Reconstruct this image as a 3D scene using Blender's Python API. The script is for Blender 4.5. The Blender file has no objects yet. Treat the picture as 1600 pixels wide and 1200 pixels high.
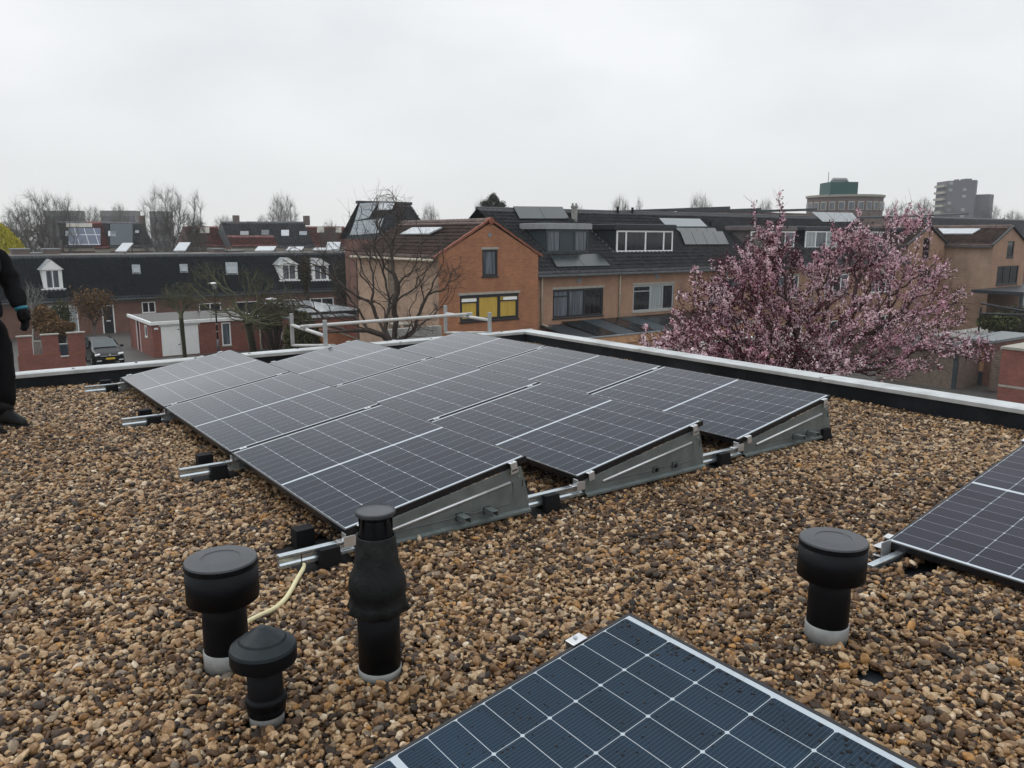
import bpy, bmesh, math, random
import numpy as np
from mathutils import Vector, Matrix

# ------------------------------------------------------------------ camera, sky, sun
scene = bpy.context.scene
PI = math.pi
F_PX, YAW, PITCH, ROLL = 1250.58, 0.6355, 0.1822, 0.0018
CAM = np.array([-1.5515, -3.4826, 1.4147])
cy_, sy_, cp_, sp_ = math.cos(YAW), math.sin(YAW), math.cos(PITCH), math.sin(PITCH)
FWD = np.array([sy_ * cp_, cy_ * cp_, -sp_])
r_ = np.array([cy_, -sy_, 0.0]); u_ = np.cross(r_, FWD)
RGT = r_ * math.cos(ROLL) + u_ * math.sin(ROLL)
UPV = -r_ * math.sin(ROLL) + u_ * math.cos(ROLL)
cam_data = bpy.data.cameras.new('camera')
cam = bpy.data.objects.new('camera', cam_data)
scene.collection.objects.link(cam)
cam.matrix_world = Matrix((( RGT[0], UPV[0], -FWD[0], CAM[0]), (RGT[1], UPV[1], -FWD[1], CAM[1]),
                           (RGT[2], UPV[2], -FWD[2], CAM[2]), (0, 0, 0, 1)))
cam_data.sensor_width = 36.0
cam_data.lens = F_PX / 1600 * 36.0
cam_data.clip_start = 0.05
cam_data.clip_end = 3000
scene.camera = cam

scene.view_settings.view_transform = 'Standard'
scene.view_settings.look = 'None'
scene.view_settings.exposure = 0.0
scene.view_settings.gamma = 1.0
scene.view_settings.use_curve_mapping = False

SUN_EL, SUN_AZ = math.radians(48), math.radians(250)
world = bpy.data.worlds.new('World'); scene.world = world
world.use_nodes = True
wn, wl = world.node_tree.nodes, world.node_tree.links
wn.clear()
wout = wn.new('ShaderNodeOutputWorld')
sky = wn.new('ShaderNodeTexSky'); sky.sky_type = 'NISHITA'; sky.sun_disc = False
sky.sun_elevation = SUN_EL; sky.sun_rotation = SUN_AZ
bg1 = wn.new('ShaderNodeBackground'); bg1.inputs['Strength'].default_value = 0.008
wl.new(sky.outputs[0], bg1.inputs['Color'])
# overcast cloud deck: brighter towards the zenith, soft grey patches
tc = wn.new('ShaderNodeTexCoord')
sep = wn.new('ShaderNodeSeparateXYZ'); wl.new(tc.outputs['Generated'], sep.inputs[0])
mp = wn.new('ShaderNodeMapping'); mp.inputs['Scale'].default_value = (1.0, 1.0, 2.2)
wl.new(tc.outputs['Generated'], mp.inputs[0])
nz = wn.new('ShaderNodeTexNoise'); nz.inputs['Scale'].default_value = 3.0
nz.inputs['Detail'].default_value = 5.0; nz.inputs['Roughness'].default_value = 0.45
wl.new(mp.outputs[0], nz.inputs['Vector'])
cr = wn.new('ShaderNodeValToRGB')
cr.color_ramp.elements[0].position = 0.36; cr.color_ramp.elements[0].color = (0.80, 0.82, 0.835, 1)
cr.color_ramp.elements[1].position = 0.60; cr.color_ramp.elements[1].color = (0.94, 0.945, 0.945, 1)
wl.new(nz.outputs['Fac'], cr.inputs['Fac'])
gr = wn.new('ShaderNodeValToRGB')
e = gr.color_ramp.elements
e[0].position = 0.0; e[0].color = (0.905, 0.91, 0.91, 1)
e[1].position = 0.12; e[1].color = (0.97, 0.975, 0.98, 1)
a = e.new(0.42); a.color = (1.05, 1.06, 1.07, 1)
a = e.new(1.0); a.color = (1.75, 1.8, 1.85, 1)
wl.new(sep.outputs['Z'], gr.inputs['Fac'])
# cloud patches fade out towards the hazy horizon
pf = wn.new('ShaderNodeMapRange'); pf.inputs['From Min'].default_value = 0.0; pf.inputs['From Max'].default_value = 0.2
wl.new(sep.outputs['Z'], pf.inputs['Value'])
pm = wn.new('ShaderNodeMixRGB'); pm.inputs['Color1'].default_value = (0.88, 0.89, 0.89, 1)
wl.new(pf.outputs[0], pm.inputs['Fac']); wl.new(cr.outputs[0], pm.inputs['Color2'])
mu = wn.new('ShaderNodeMixRGB'); mu.blend_type = 'MULTIPLY'; mu.inputs['Fac'].default_value = 1
wl.new(gr.outputs[0], mu.inputs['Color1']); wl.new(pm.outputs[0], mu.inputs['Color2'])
bg2 = wn.new('ShaderNodeBackground'); bg2.inputs['Strength'].default_value = 0.98
wl.new(mu.outputs[0], bg2.inputs['Color'])
ad = wn.new('ShaderNodeAddShader'); wl.new(bg1.outputs[0], ad.inputs[0]); wl.new(bg2.outputs[0], ad.inputs[1])
wl.new(ad.outputs[0], wout.inputs['Surface'])

sd = bpy.data.lights.new('sun', 'SUN'); sd.energy = 0.7; sd.angle = math.radians(25); sd.color = (1.0, 0.98, 0.95)
sun = bpy.data.objects.new('sun', sd); scene.collection.objects.link(sun)
sun.rotation_euler = (math.radians(90) - SUN_EL, 0, math.radians(200))

# ------------------------------------------------------------------ helpers
COL = scene.collection
G = -6.5                      # street level; the roof gravel lies near z = -0.16
ORG = {}                      # world origin of every object (no rotations used in chains)
rng = random.Random(7)
nrg = np.random.default_rng(11)

def ray(px, py):
    return FWD + RGT * (px - 800) / F_PX - UPV * (py - 600) / F_PX
def U(px, py, x=None, y=None, z=None):
    """world point where the sight line through photo pixel (px, py) meets a plane"""
    d = ray(px, py)
    t = (x - CAM[0]) / d[0] if x is not None else (y - CAM[1]) / d[1] if y is not None else (z - CAM[2]) / d[2]
    return CAM + d * t
def D(px, py, depth):
    return CAM + ray(px, py) * depth
def onplane(px, py, p0, n):
    d = ray(px, py); n = np.array(n); t = np.dot(np.array(p0) - CAM, n) / np.dot(d, n)
    return CAM + d * t

def tag(o, label=None, cat=None, group=None, kind=None):
    if label: o['label'] = label
    if cat: o['category'] = cat
    if group: o['group'] = group
    if kind: o['kind'] = kind
    return o
def thing(name, loc, label, cat, group=None):
    o = bpy.data.objects.new(name, None); COL.objects.link(o)
    o.empty_display_size = 0.1
    o.location = loc; ORG[o.name] = np.array(loc, float)
    return tag(o, label, cat, group)

class MB:
    def __init__(s): s.v = []; s.f = []
    def add(s, vs, fs):
        n = len(s.v); s.v.extend([tuple(map(float, q)) for q in vs]); s.f.extend([tuple(i + n for i in f) for f in fs]); return s
    def box(s, x0, x1, y0, y1, z0, z1):
        return s.add([(x0,y0,z0),(x1,y0,z0),(x1,y1,z0),(x0,y1,z0),(x0,y0,z1),(x1,y0,z1),(x1,y1,z1),(x0,y1,z1)],
                     [(0,3,2,1),(4,5,6,7),(0,1,5,4),(1,2,6,5),(2,3,7,6),(3,0,4,7)])
    def obox(s, c, ax, ay, az):      # centre and three half axes
        c, ax, ay, az = [np.array(q, float) for q in (c, ax, ay, az)]
        vs = [c + i*ax + j*ay + k*az for k in (-1,1) for (i,j) in ((-1,-1),(1,-1),(1,1),(-1,1))]
        return s.add(vs, [(0,3,2,1),(4,5,6,7),(0,1,5,4),(1,2,6,5),(2,3,7,6),(3,0,4,7)])
    def poly(s, pts): return s.add(pts, [tuple(range(len(pts)))])
    def prism(s, pts, off):          # polygon extruded by vector off
        n = len(pts); off = np.array(off, float); pts = [np.array(q, float) for q in pts]
        return s.add(pts + [q + off for q in pts], [tuple(range(n))[::-1], tuple(range(n, 2*n))] +
                     [(i, (i+1) % n, (i+1) % n + n, i + n) for i in range(n)])
    def tube(s, path, r, n=10, caps=True):
        path = [np.array(q, float) for q in path]
        rr = r if hasattr(r, '__len__') else [r] * len(path)
        rings = []; prev = None
        for i, q in enumerate(path):
            d = path[min(i+1, len(path)-1)] - path[max(i-1, 0)]; d /= np.linalg.norm(d) + 1e-9
            if prev is None:
                a = np.cross(d, (0,0,1)) if abs(d[2]) < .9 else np.cross(d, (1,0,0))
            else: a = prev - d * np.dot(prev, d)
            a /= np.linalg.norm(a); prev = a; b = np.cross(d, a)
            rings.append([q + rr[i] * (a * math.cos(2*PI*k/n) + b * math.sin(2*PI*k/n)) for k in range(n)])
        vs = [p for g in rings for p in g]; fs = []
        for i in range(len(rings) - 1):
            for k in range(n): fs.append((i*n+k, i*n+(k+1)%n, (i+1)*n+(k+1)%n, (i+1)*n+k))
        if caps: fs.append(tuple(range(n))[::-1]); fs.append(tuple(range((len(rings)-1)*n, len(rings)*n)))
        return s.add(vs, fs)
    def lathe(s, prof, c=(0,0,0), n=40, wob=None):
        c = np.array(c, float); vs = []; fs = []; m = len(prof)
        for i, (r, z) in enumerate(prof):
            for k in range(n):
                a = 2*PI*k/n; R = r * (1 + (wob(i, a) if wob else 0))
                vs.append(c + (R*math.cos(a), R*math.sin(a), z))
        for i in range(m-1):
            for k in range(n): fs.append((i*n+k, i*n+(k+1)%n, (i+1)*n+(k+1)%n, (i+1)*n+k))
        if prof[0][0] > 1e-4: fs.append(tuple(range(n))[::-1])
        if prof[-1][0] > 1e-4: fs.append(tuple(range((m-1)*n, m*n)))
        return s.add(vs, fs)
    def build(s, name, mat, parent=None, smooth=False, bevel=0, local=False, seg=2):
        org = ORG[parent.name] if (parent is not None and not local) else np.zeros(3)
        me = bpy.data.meshes.new(name)
        me.from_pydata([tuple(np.array(q) - org) for q in s.v] if org.any() else s.v, [], s.f)
        me.materials.append(mat); me.validate(); me.update()
        bm = bmesh.new(); bm.from_mesh(me); bmesh.ops.recalc_face_normals(bm, faces=bm.faces); bm.to_mesh(me); bm.free()
        if smooth: me.polygons.foreach_set('use_smooth', [True]*len(me.polygons))
        o = bpy.data.objects.new(name, me); COL.objects.link(o)
        if parent is not None: o.parent = parent
        ORG[o.name] = org
        if bevel:
            m = o.modifiers.new('bevel', 'BEVEL'); m.width = bevel; m.segments = seg; m.limit_method = 'ANGLE'; m.angle_limit = 0.6
        return o
def solo(mb, name, mat, label, cat, group=None, kind=None, **k):
    o = mb.build(name, mat, None, **k); return tag(o, label, cat, group, kind)

def npmesh(name, verts, faces, mat, parent=None, smooth=False, attr=None):
    """fast mesh: verts (n,3), faces (m,k)"""
    org = ORG[parent.name] if parent is not None else np.zeros(3)
    me = bpy.data.meshes.new(name); verts = np.asarray(verts, np.float32) - org.astype(np.float32)
    faces = np.asarray(faces, np.int32); m, k = faces.shape
    me.vertices.add(len(verts)); me.vertices.foreach_set('co', verts.astype(np.float32).ravel())
    me.loops.add(m * k); me.loops.foreach_set('vertex_index', faces.ravel())
    me.polygons.add(m); me.polygons.foreach_set('loop_start', np.arange(0, m*k, k, dtype=np.int32))
    me.polygons.foreach_set('loop_total', np.full(m, k, np.int32))
    if smooth: me.polygons.foreach_set('use_smooth', [True] * m)
    me.update(calc_edges=True)
    if attr is not None:
        at = me.attributes.new('tint', 'FLOAT', 'FACE'); at.data.foreach_set('value', np.asarray(attr, np.float32))
    me.materials.append(mat)
    o = bpy.data.objects.new(name, me); COL.objects.link(o)
    if parent is not None: o.parent = parent
    ORG[o.name] = org
    return o

# ------------------------------------------------------------------ materials
def mat_base(name):
    m = bpy.data.materials.new(name); m.use_nodes = True
    nt = m.node_tree; b = nt.nodes['Principled BSDF']; return m, nt, b
def N(nt, t, **kw):
    n = nt.nodes.new('ShaderNode' + t)
    for k, v in kw.items():
        if k in n.inputs: n.inputs[k].default_value = v
        else: setattr(n, k, v)
    return n
def c4(c): return (c[0], c[1], c[2], 1)
def sc(c, k): return (c[0]*k, c[1]*k, c[2]*k)
def ramp(nt, fac, stops):
    r = N(nt, 'ValToRGB'); el = r.color_ramp.elements
    el[0].position, el[0].color = stops[0][0], c4(stops[0][1]); el[1].position, el[1].color = stops[-1][0], c4(stops[-1][1])
    for p, c in stops[1:-1]: q = el.new(p); q.color = c4(c)
    nt.links.new(fac, r.inputs[0]); return r.outputs[0]
def noise(nt, vec, scale, detail=4, rough=.55):
    n = N(nt, 'TexNoise'); n.inputs['Scale'].default_value = scale; n.inputs['Detail'].default_value = detail
    n.inputs['Roughness'].default_value = rough; nt.links.new(vec, n.inputs['Vector']); return n.outputs['Fac']
def math_(nt, op, a, b=None, c=None):
    n = N(nt, 'Math'); n.operation = op
    for i, q in enumerate((a, b, c)):
        if q is None: continue
        if isinstance(q, (int, float)): n.inputs[i].default_value = q
        else: nt.links.new(q, n.inputs[i])
    return n.outputs[0]
def mixc(nt, fac, a, b, mode='MIX'):
    n = N(nt, 'MixRGB'); n.blend_type = mode
    for i, q in enumerate((fac, a, b)):
        if isinstance(q, (int, float)): n.inputs[i].default_value = q
        elif isinstance(q, tuple): n.inputs[i].default_value = c4(q)
        else: nt.links.new(q, n.inputs[i])
    return n.outputs[0]
def bump(nt, b, h, strength=.3, dist=.01):
    n = N(nt, 'Bump'); n.inputs['Strength'].default_value = strength; n.inputs['Distance'].default_value = dist
    nt.links.new(h, n.inputs['Height']); nt.links.new(n.outputs[0], b.inputs['Normal'])
def plain(name, col, rough=.6, metal=0, var=.25, scale=3, bmp=0, spec=.5, dirt=None, bscale=None):
    """colour with soft and fine variation, optional dirt colour and bump"""
    m, nt, b = mat_base(name); tcn = N(nt, 'TexCoord').outputs['Object']
    n1 = noise(nt, tcn, scale, 6); 
    c = ramp(nt, n1, [(.3, sc(col, 1 - var)), (.7, sc(col, 1 + var))])
    if dirt: 
        n2 = noise(nt, tcn, scale * .37, 8, .7); f = ramp(nt, n2, [(.48, (0,0,0)), (.68, (1,1,1))])
        c = mixc(nt, f, c, dirt)
    nt.links.new(c, b.inputs['Base Color'])
    b.inputs['Metallic'].default_value = metal; b.inputs['Specular IOR Level'].default_value = spec
    rr = N(nt, 'MapRange'); rr.inputs['To Min'].default_value = max(0.02, rough - .12); rr.inputs['To Max'].default_value = min(1, rough + .12)
    nt.links.new(n1, rr.inputs['Value']); nt.links.new(rr.outputs[0], b.inputs['Roughness'])
    if bmp: bump(nt, b, noise(nt, tcn, bscale or scale * 8, 5), bmp, .01)
    return m
def brick(name, c1, c2, mortar, bw=.21, bh=.0625, msz=.008, band=None):
    m, nt, b = mat_base(name); tcn = N(nt, 'TexCoord').outputs['Object']
    s = N(nt, 'SeparateXYZ'); nt.links.new(tcn, s.inputs[0])
    cx = N(nt, 'CombineXYZ'); nt.links.new(math_(nt, 'ADD', s.outputs[0], s.outputs[1]), cx.inputs[0]); nt.links.new(s.outputs[2], cx.inputs[1])
    t = N(nt, 'TexBrick'); nt.links.new(cx.outputs[0], t.inputs['Vector'])
    t.inputs['Scale'].default_value = 1; t.inputs['Brick Width'].default_value = bw; t.inputs['Row Height'].default_value = bh
    t.inputs['Mortar Size'].default_value = msz; t.inputs['Mortar Smooth'].default_value = .2
    t.inputs['Color1'].default_value = c4(c1); t.inputs['Color2'].default_value = c4(c2); t.inputs['Mortar'].default_value = c4(mortar)
    n1 = noise(nt, tcn, .9, 7, .65); st = ramp(nt, n1, [(.25, (.68,.68,.7)), (.75, (1.2,1.18,1.15))])
    col = mixc(nt, 1.0, t.outputs['Color'], st, 'MULTIPLY')
    mpn = N(nt, 'Mapping'); mpn.inputs['Scale'].default_value = (2.5, 2.5, .22); nt.links.new(tcn, mpn.inputs[0])
    streak = ramp(nt, noise(nt, mpn.outputs[0], 1.3, 6, .6), [(.35, (.84,.84,.82)), (.55, (1,1,1))])
    col = mixc(nt, .5, col, mixc(nt, 1, col, streak, 'MULTIPLY'))
    nt.links.new(col, b.inputs['Base Color']); b.inputs['Roughness'].default_value = .88
    bump(nt, b, t.outputs['Fac'], -.35, .008)
    return m

M = {}
M['membrane'] = plain('bitumen_membrane', (.007,.009,.012), .5, 0, .35, 2.2, .25, spec=.2, dirt=(.026,.032,.038))
M['coping'] = plain('coping_aluminium', (.47,.49,.495), .45, .1, .12, 5, .08, dirt=(.30,.31,.30))
M['frame_black'] = plain('black_anodised', (.012,.012,.014), .4, .3, .2, 20)
M['galv'] = plain('galvanised_steel', (.15,.172,.168), .45, .4, .18, 14, .05, dirt=(.12,.14,.138))
M['rail'] = plain('steel_rail', (.50,.56,.60), .25, .85, .12, 9)
M['clamp'] = plain('aluminium_clamp', (.62,.63,.64), .35, .8, .08, 30)
M['rubber'] = plain('black_rubber', (.006,.006,.007), .75, 0, .3, 12, .2, spec=.2)
M['pvc'] = plain('vent_black_plastic', (.004,.0045,.006), .5, 0, .4, 7, .12, spec=.14, dirt=(.008,.009,.011))
M['pvc_top_lit'] = plain('vent_top_lit_plastic', (.030,.034,.040), .38, 0, .35, 9, .1, spec=.5, dirt=(.055,.06,.068))  # same black plastic, painted paler on upper faces for sky sheen
M['pvc_small_top_lit'] = plain('small_top_lit_plastic', (.010,.016,.020), .5, 0, .5, 8, .1, spec=.25, dirt=(.024,.032,.038))  # small vent's upper face, light from above painted as paler plastic
M['pvc_worn'] = plain('weathered_rubber_flue', (.0075,.0085,.009), .6, 0, .5, 10, .35, spec=.2, dirt=(.032,.036,.034))
M['zinc_collar'] = plain('grey_collar', (.27,.28,.275), .5, .2, .2, 15, .1, dirt=(.17,.16,.14))
M['cable'] = plain('cream_cable', (.62,.56,.33), .45, 0, .06, 20)
M['white'] = plain('white_paint', (.80,.81,.80), .5, 0, .02, 4, dirt=(.74,.75,.73))
M['offwhite'] = plain('cream_plastic_pipe', (.55,.49,.38), .5, 0, .08, 4)
M['greyframe'] = plain('grey_window_frame', (.32,.34,.34), .5, 0, .06, 4)
M['darkframe'] = plain('dark_window_frame', (.008,.010,.015), .5, 0, .2, 4)
M['anthracite'] = plain('anthracite_cladding', (.018,.024,.03), .5, 0, .2, 2.5)
M['slateblue'] = plain('slate_blue_cladding', (.028,.042,.052), .5, 0, .15, 2.5)
M['lintel'] = plain('concrete_lintel', (.33,.31,.27), .8, 0, .15, 5)
M['lead'] = plain('lead_flashing', (.19,.21,.22), .5, .2, .25, 6)
M['fasciagrey'] = plain('grey_fascia', (.24,.25,.26), .55, 0, .15, 3)
M['taupe'] = plain('taupe_cladding', (.12,.10,.10), .6, 0, .2, 3)
M['gutter'] = plain('zinc_gutter', (.10,.11,.115), .45, .4, .25, 3)
M['concrete'] = plain('weathered_concrete', (.27,.265,.25), .85, 0, .2, 2, .1, dirt=(.15,.15,.13))
M['roofgravel'] = plain('grey_roof_chippings', (.13,.125,.12), .95, 0, .5, 22, .5, dirt=(.07,.07,.06))
M['wood'] = plain('weathered_wood', (.16,.125,.10), .85, 0, .3, 6, .2)
M['orangewood'] = plain('orange_timber', (.42,.24,.13), .75, 0, .15, 4)
M['brickdoor'] = plain('dark_front_door', (.012,.016,.018), .35, 0, .2, 2)
M['teal'] = plain('green_cladding', (.006,.06,.055), .5, .0, .15, .2)
M['brick_orange'] = brick('orange_brick', (.40,.160,.075), (.31,.115,.052), (.29,.185,.125))
M['brick_salmon'] = brick('salmon_brick', (.37,.22,.145), (.33,.185,.12), (.31,.215,.16))
M['brick_tan'] = brick('tan_side_brick', (.40,.275,.195), (.37,.25,.18), (.38,.28,.21))
M['brick_red'] = brick('red_brick', (.27,.085,.06), (.20,.06,.045), (.20,.12,.10))
M['brick_brown'] = brick('brown_brick', (.20,.095,.07), (.16,.075,.055), (.16,.11,.09))
M['brick_grey'] = brick('grey_brown_brick', (.17,.13,.12), (.14,.11,.10), (.14,.12,.11), .6, .3, .02)
M['tower'] = plain('hazed_tower_cladding', (.115,.108,.13), .8, 0, .12, .1)  # distance haze mixed into the tower's wall colour

def glass(name, col, rough=.06, var=.5):
    m, nt, b = mat_base(name); tcn = N(nt, 'TexCoord').outputs['Object']
    mpn = N(nt, 'Mapping'); mpn.inputs['Scale'].default_value = (9, 9, .5); nt.links.new(tcn, mpn.inputs[0])
    f = noise(nt, mpn.outputs[0], 1.0, 3)
    nt.links.new(ramp(nt, f, [(.35, sc(col, 1-var)), (.65, sc(col, 1+var))]), b.inputs['Base Color'])
    b.inputs['Roughness'].default_value = rough; b.inputs['Specular IOR Level'].default_value = .45
    return m
M['glass'] = glass('window_glass', (.012,.015,.019))
M['glass_curtain'] = glass('glass_with_net_curtain', (.10,.115,.135), .1, .5)
M['glass_pale'] = glass('glass_with_pale_blind', (.30,.33,.33), .12, .2)
M['blind'] = glass('yellow_blind_behind_glass', (.50,.34,.07), .16, .10)
M['skylight'] = plain('pale_rooflight', (.42,.45,.47), .12, 0, .1, 2, spec=1.0)
M['collector'] = plain('collector_glass', (.012,.020,.024), .2, 0, .25, .8, spec=.6)
M['darkglass'] = plain('dark_roof_glass', (.008,.011,.014), .25, 0, .4, .8, spec=.25)
M['collector_pale'] = plain('pale_collector', (.15,.175,.19), .2, 0, .12, 1, spec=1.0)

def tiles(name, col, moss=None, rough=.6, var=.4):
    m, nt, b = mat_base(name); tcn = N(nt, 'TexCoord').outputs['Object']
    v = N(nt, 'TexVoronoi'); v.inputs['Scale'].default_value = 3.4; nt.links.new(tcn, v.inputs['Vector'])
    h = N(nt, 'SeparateXYZ'); nt.links.new(v.outputs['Color'], h.inputs[0])
    c = ramp(nt, h.outputs[0], [(0, sc(col, 1-var)), (1, sc(col, 1+var))])
    f = noise(nt, tcn, .6, 8, .7)
    c = mixc(nt, ramp(nt, f, [(.5, (0,0,0)), (.75, (.7,.7,.7))]), c, moss or sc(col, 1.7))
    nt.links.new(c, b.inputs['Base Color']); b.inputs['Roughness'].default_value = rough
    bump(nt, b, noise(nt, tcn, 30, 4), .2, .01)
    return m
M['tile_dark'] = tiles('anthracite_tiles', (.052,.055,.062), (.075,.078,.078), rough=.6, var=.35)
M['tile_blue'] = tiles('blue_black_tiles', (.017,.025,.034), (.03,.037,.04), rough=.65, var=.35)
M['tile_red'] = tiles('old_red_tiles', (.105,.066,.054), (.065,.058,.048))
M['tile_far_red'] = tiles('far_red_tiles', (.17,.06,.055), (.12,.08,.07))
M['tile_far_grey'] = tiles('far_grey_tiles', (.075,.08,.09), (.10,.10,.10))
M['ridge_orange'] = plain('orange_ridge_tile', (.21,.072,.042), .8, 0, .3, 6)
M['ridge_dark'] = plain('dark_ridge_tile', (.045,.047,.05), .7, 0, .3, 6)

def leafmat(name, stops, rough=.7, trans=0):
    m, nt, b = mat_base(name); a = N(nt, 'Attribute'); a.attribute_name = 'tint'
    nt.links.new(ramp(nt, a.outputs['Fac'], stops), b.inputs['Base Color']); b.inputs['Roughness'].default_value = rough
    b.inputs['Specular IOR Level'].default_value = .2
    return m
M['blossom'] = leafmat('pink_blossom', [(0, (.54,.25,.33)), (.42, (.81,.52,.60)), (1, (.98,.85,.88))])
M['plumleaf'] = leafmat('plum_leaf', [(0, (.030,.004,.010)), (1, (.11,.016,.032))])
M['yellowleaf'] = leafmat('yellow_willow', [(0, (.22,.19,.01)), (.6, (.42,.38,.03)), (1, (.55,.50,.06))])
M['hedgeleaf'] = leafmat('hedge_leaf', [(0, (.025,.03,.012)), (1, (.085,.09,.035))])
M['rustleaf'] = leafmat('dry_brown_leaf', [(0, (.06,.03,.012)), (1, (.20,.115,.045))])
M['ivy'] = leafmat('ivy_leaf', [(0, (.02,.02,.012)), (1, (.07,.065,.04))])
M['pine'] = leafmat('pine_needles', [(0, (.012,.022,.016)), (1, (.04,.06,.04))])
M['bark'] = plain('dark_bark', (.045,.034,.028), .9, 0, .4, 8, .3)
M['bark_red'] = plain('plum_bark', (.05,.022,.024), .85, 0, .35, 8)
M['bark_moss'] = plain('mossy_bark', (.085,.085,.045), .95, 0, .4, 5, .3, dirt=(.05,.04,.03))
M['bark_grey'] = plain('grey_bark', (.105,.10,.092), .9, 0, .3, 2)
M['bark_pale'] = plain('pale_bark', (.16,.155,.14), .9, 0, .3, 4)
def farpv():
    m, nt, b = mat_base('blue_panel_grid'); t = N(nt, 'TexCoord').outputs['Object']
    k = N(nt, 'TexBrick'); k.offset = 0; s = N(nt, 'SeparateXYZ'); nt.links.new(t, s.inputs[0]); cx = N(nt, 'CombineXYZ'); nt.links.new(s.outputs[0], cx.inputs[0]); nt.links.new(s.outputs[2], cx.inputs[1])
    nt.links.new(cx.outputs[0], k.inputs['Vector']); k.inputs['Scale'].default_value = 1; k.inputs['Brick Width'].default_value = 1.05; k.inputs['Row Height'].default_value = 1.15; k.inputs['Mortar Size'].default_value = .05
    k.inputs['Color1'].default_value = (.05,.065,.11,1); k.inputs['Color2'].default_value = (.06,.075,.12,1); k.inputs['Mortar'].default_value = (.35,.36,.38,1)
    nt.links.new(k.outputs['Color'], b.inputs['Base Color']); b.inputs['Roughness'].default_value = .25; return m
M['farpv'] = farpv()

# ------------------------------------------------------------------ ground far below
def ground_mat():
    m, nt, b = mat_base('street_ground'); t = N(nt, 'TexCoord').outputs['Object']
    n1 = noise(nt, t, .05, 6); n2 = noise(nt, t, 2.5, 6)
    c = ramp(nt, n1, [(.42, (.05,.055,.03)), (.5, (.075,.072,.062)), (.6, (.095,.09,.085))])
    c = mixc(nt, .5, c, ramp(nt, n2, [(.3, (.03,.03,.028)), (.7, (.13,.125,.11))]))
    nt.links.new(c, b.inputs['Base Color']); b.inputs['Roughness'].default_value = .9
    bump(nt, b, n2, .4, .03); return m
def paver_mat():
    m, nt, b = mat_base('clinker_paving'); t = N(nt, 'TexCoord').outputs['Object']
    k = N(nt, 'TexBrick'); nt.links.new(t, k.inputs['Vector']); k.inputs['Scale'].default_value = 1
    k.inputs['Brick Width'].default_value = .21; k.inputs['Row Height'].default_value = .105; k.inputs['Mortar Size'].default_value = .008
    k.inputs['Color1'].default_value = (.085,.08,.075,1); k.inputs['Color2'].default_value = (.06,.056,.052,1); k.inputs['Mortar'].default_value = (.03,.03,.028,1)
    c = mixc(nt, 1, k.outputs['Color'], ramp(nt, noise(nt, t, .5, 7, .6), [(.3, (.6,.6,.6)), (.7, (1.3,1.3,1.25))]), 'MULTIPLY')
    nt.links.new(c, b.inputs['Base Color']); b.inputs['Roughness'].default_value = .45; return m
solo(MB().poly([(-900,-500,G),(900,-500,G),(900,1500,G),(-900,1500,G)]), 'ground', ground_mat(), None, None, kind='structure')
solo(MB().box(-6, 30, 47.0, 68.9, G-.1, G+.004), 'street', paver_mat(), None, None, kind='structure')
solo(MB().box(23.5, 60, 10, 24, G-.1, G+.004), 'courtyard_paving', paver_mat(), None, None, kind='structure')

# ------------------------------------------------------------------ the flat roof we stand on
def gz(y): return -.158 + .0035 * y           # gravel level, falling gently towards the camera
XR, YF = 5.60, 5.88                          # inner faces of the two parapets
roof = thing('flat_roof_house', (0, 0, G), 'flat-roofed house in the foreground under the gravel and solar panels', 'house')
MB().box(-9, XR+.20, -9, YF+.16, G, -.40).build('wall', M['brick_orange'], roof)
b = MB(); b.add([(-8.99,-8.99,-.39),(XR+.1,-8.99,-.39),(XR+.1,YF+.1,-.39),(-8.99,YF+.1,-.39),
                 (-8.99,-8.99,gz(-9)-.028),(XR+.1,-8.99,gz(-9)-.028),(XR+.1,YF+.1,gz(YF)-.028),(-8.99,YF+.1,gz(YF)-.028)],
                [(0,3,2,1),(4,5,6,7),(0,1,5,4),(1,2,6,5),(2,3,7,6),(3,0,4,7)])
b.build('roof_membrane', M['membrane'], roof)
# black bitumen upstands, in overlapping sheets
b = MB(); y = -9.0
while y < YF + .1:
    y2 = min(y + rng.choice((.98, 1.0, 1.02)), YF + .1); o = rng.uniform(0, .006)
    b.box(XR - o, XR + .18, y + .002, y2, -.38, .018); y = y2
b.build('parapet_upstand', M['membrane'], roof, bevel=.004)
b = MB(); x = -9.0
while x < XR - .02:
    x2 = min(x + rng.choice((.97, 1.0, 1.03)), XR - .012); o = rng.uniform(0, .006)
    b.box(x + .002, x2, YF - o, YF + .14, -.38, .018); x = x2
b.build('parapet_upstand', M['membrane'], roof, bevel=.004)
# aluminium coping lengths with joints
def coping(x0, x1, y0, y1, along):
    b = MB()
    if along == 'y': prof = [(x0, .0), (x0-.004, .036), (x0+.012, .047), (x1-.012, .043), (x1+.004, .036), (x1, -.03)]
    else: prof = [(y0, .0), (y0-.004, .036), (y0+.012, .047), (y1-.012, .043), (y1+.004, .036), (y1, -.03)]
    if along == 'y': b.prism([(p, y0, z) for p, z in prof], (0, y1-y0, 0))
    else: b.prism([(x0, p, z) for p, z in prof], (x1-x0, 0, 0))
    o = b.build('coping', M['coping'], roof, bevel=.002)
    return o
y = -9.0
for k in range(6):
    y2 = min(y + 2.5, YF + .2); coping(XR-.03, XR+.21, y + .004, y2 - .004, 'y')
    MB().box(XR-.036, XR+.216, y2-.02, y2+.02, .02, .0495).build('coping_joint', M['coping'], roof, bevel=.002); y = y2
x = -9.0
for k in range(6):
    x2 = min(x + 2.5, XR - .036); coping(x + .004, x2 - .004, YF-.03, YF+.17, 'x')
    if x2 < XR - .1: MB().box(x2-.02, x2+.02, YF-.036, YF+.176, .02, .0495).build('coping_joint', M['coping'], roof, bevel=.002)
    x = x2
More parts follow.
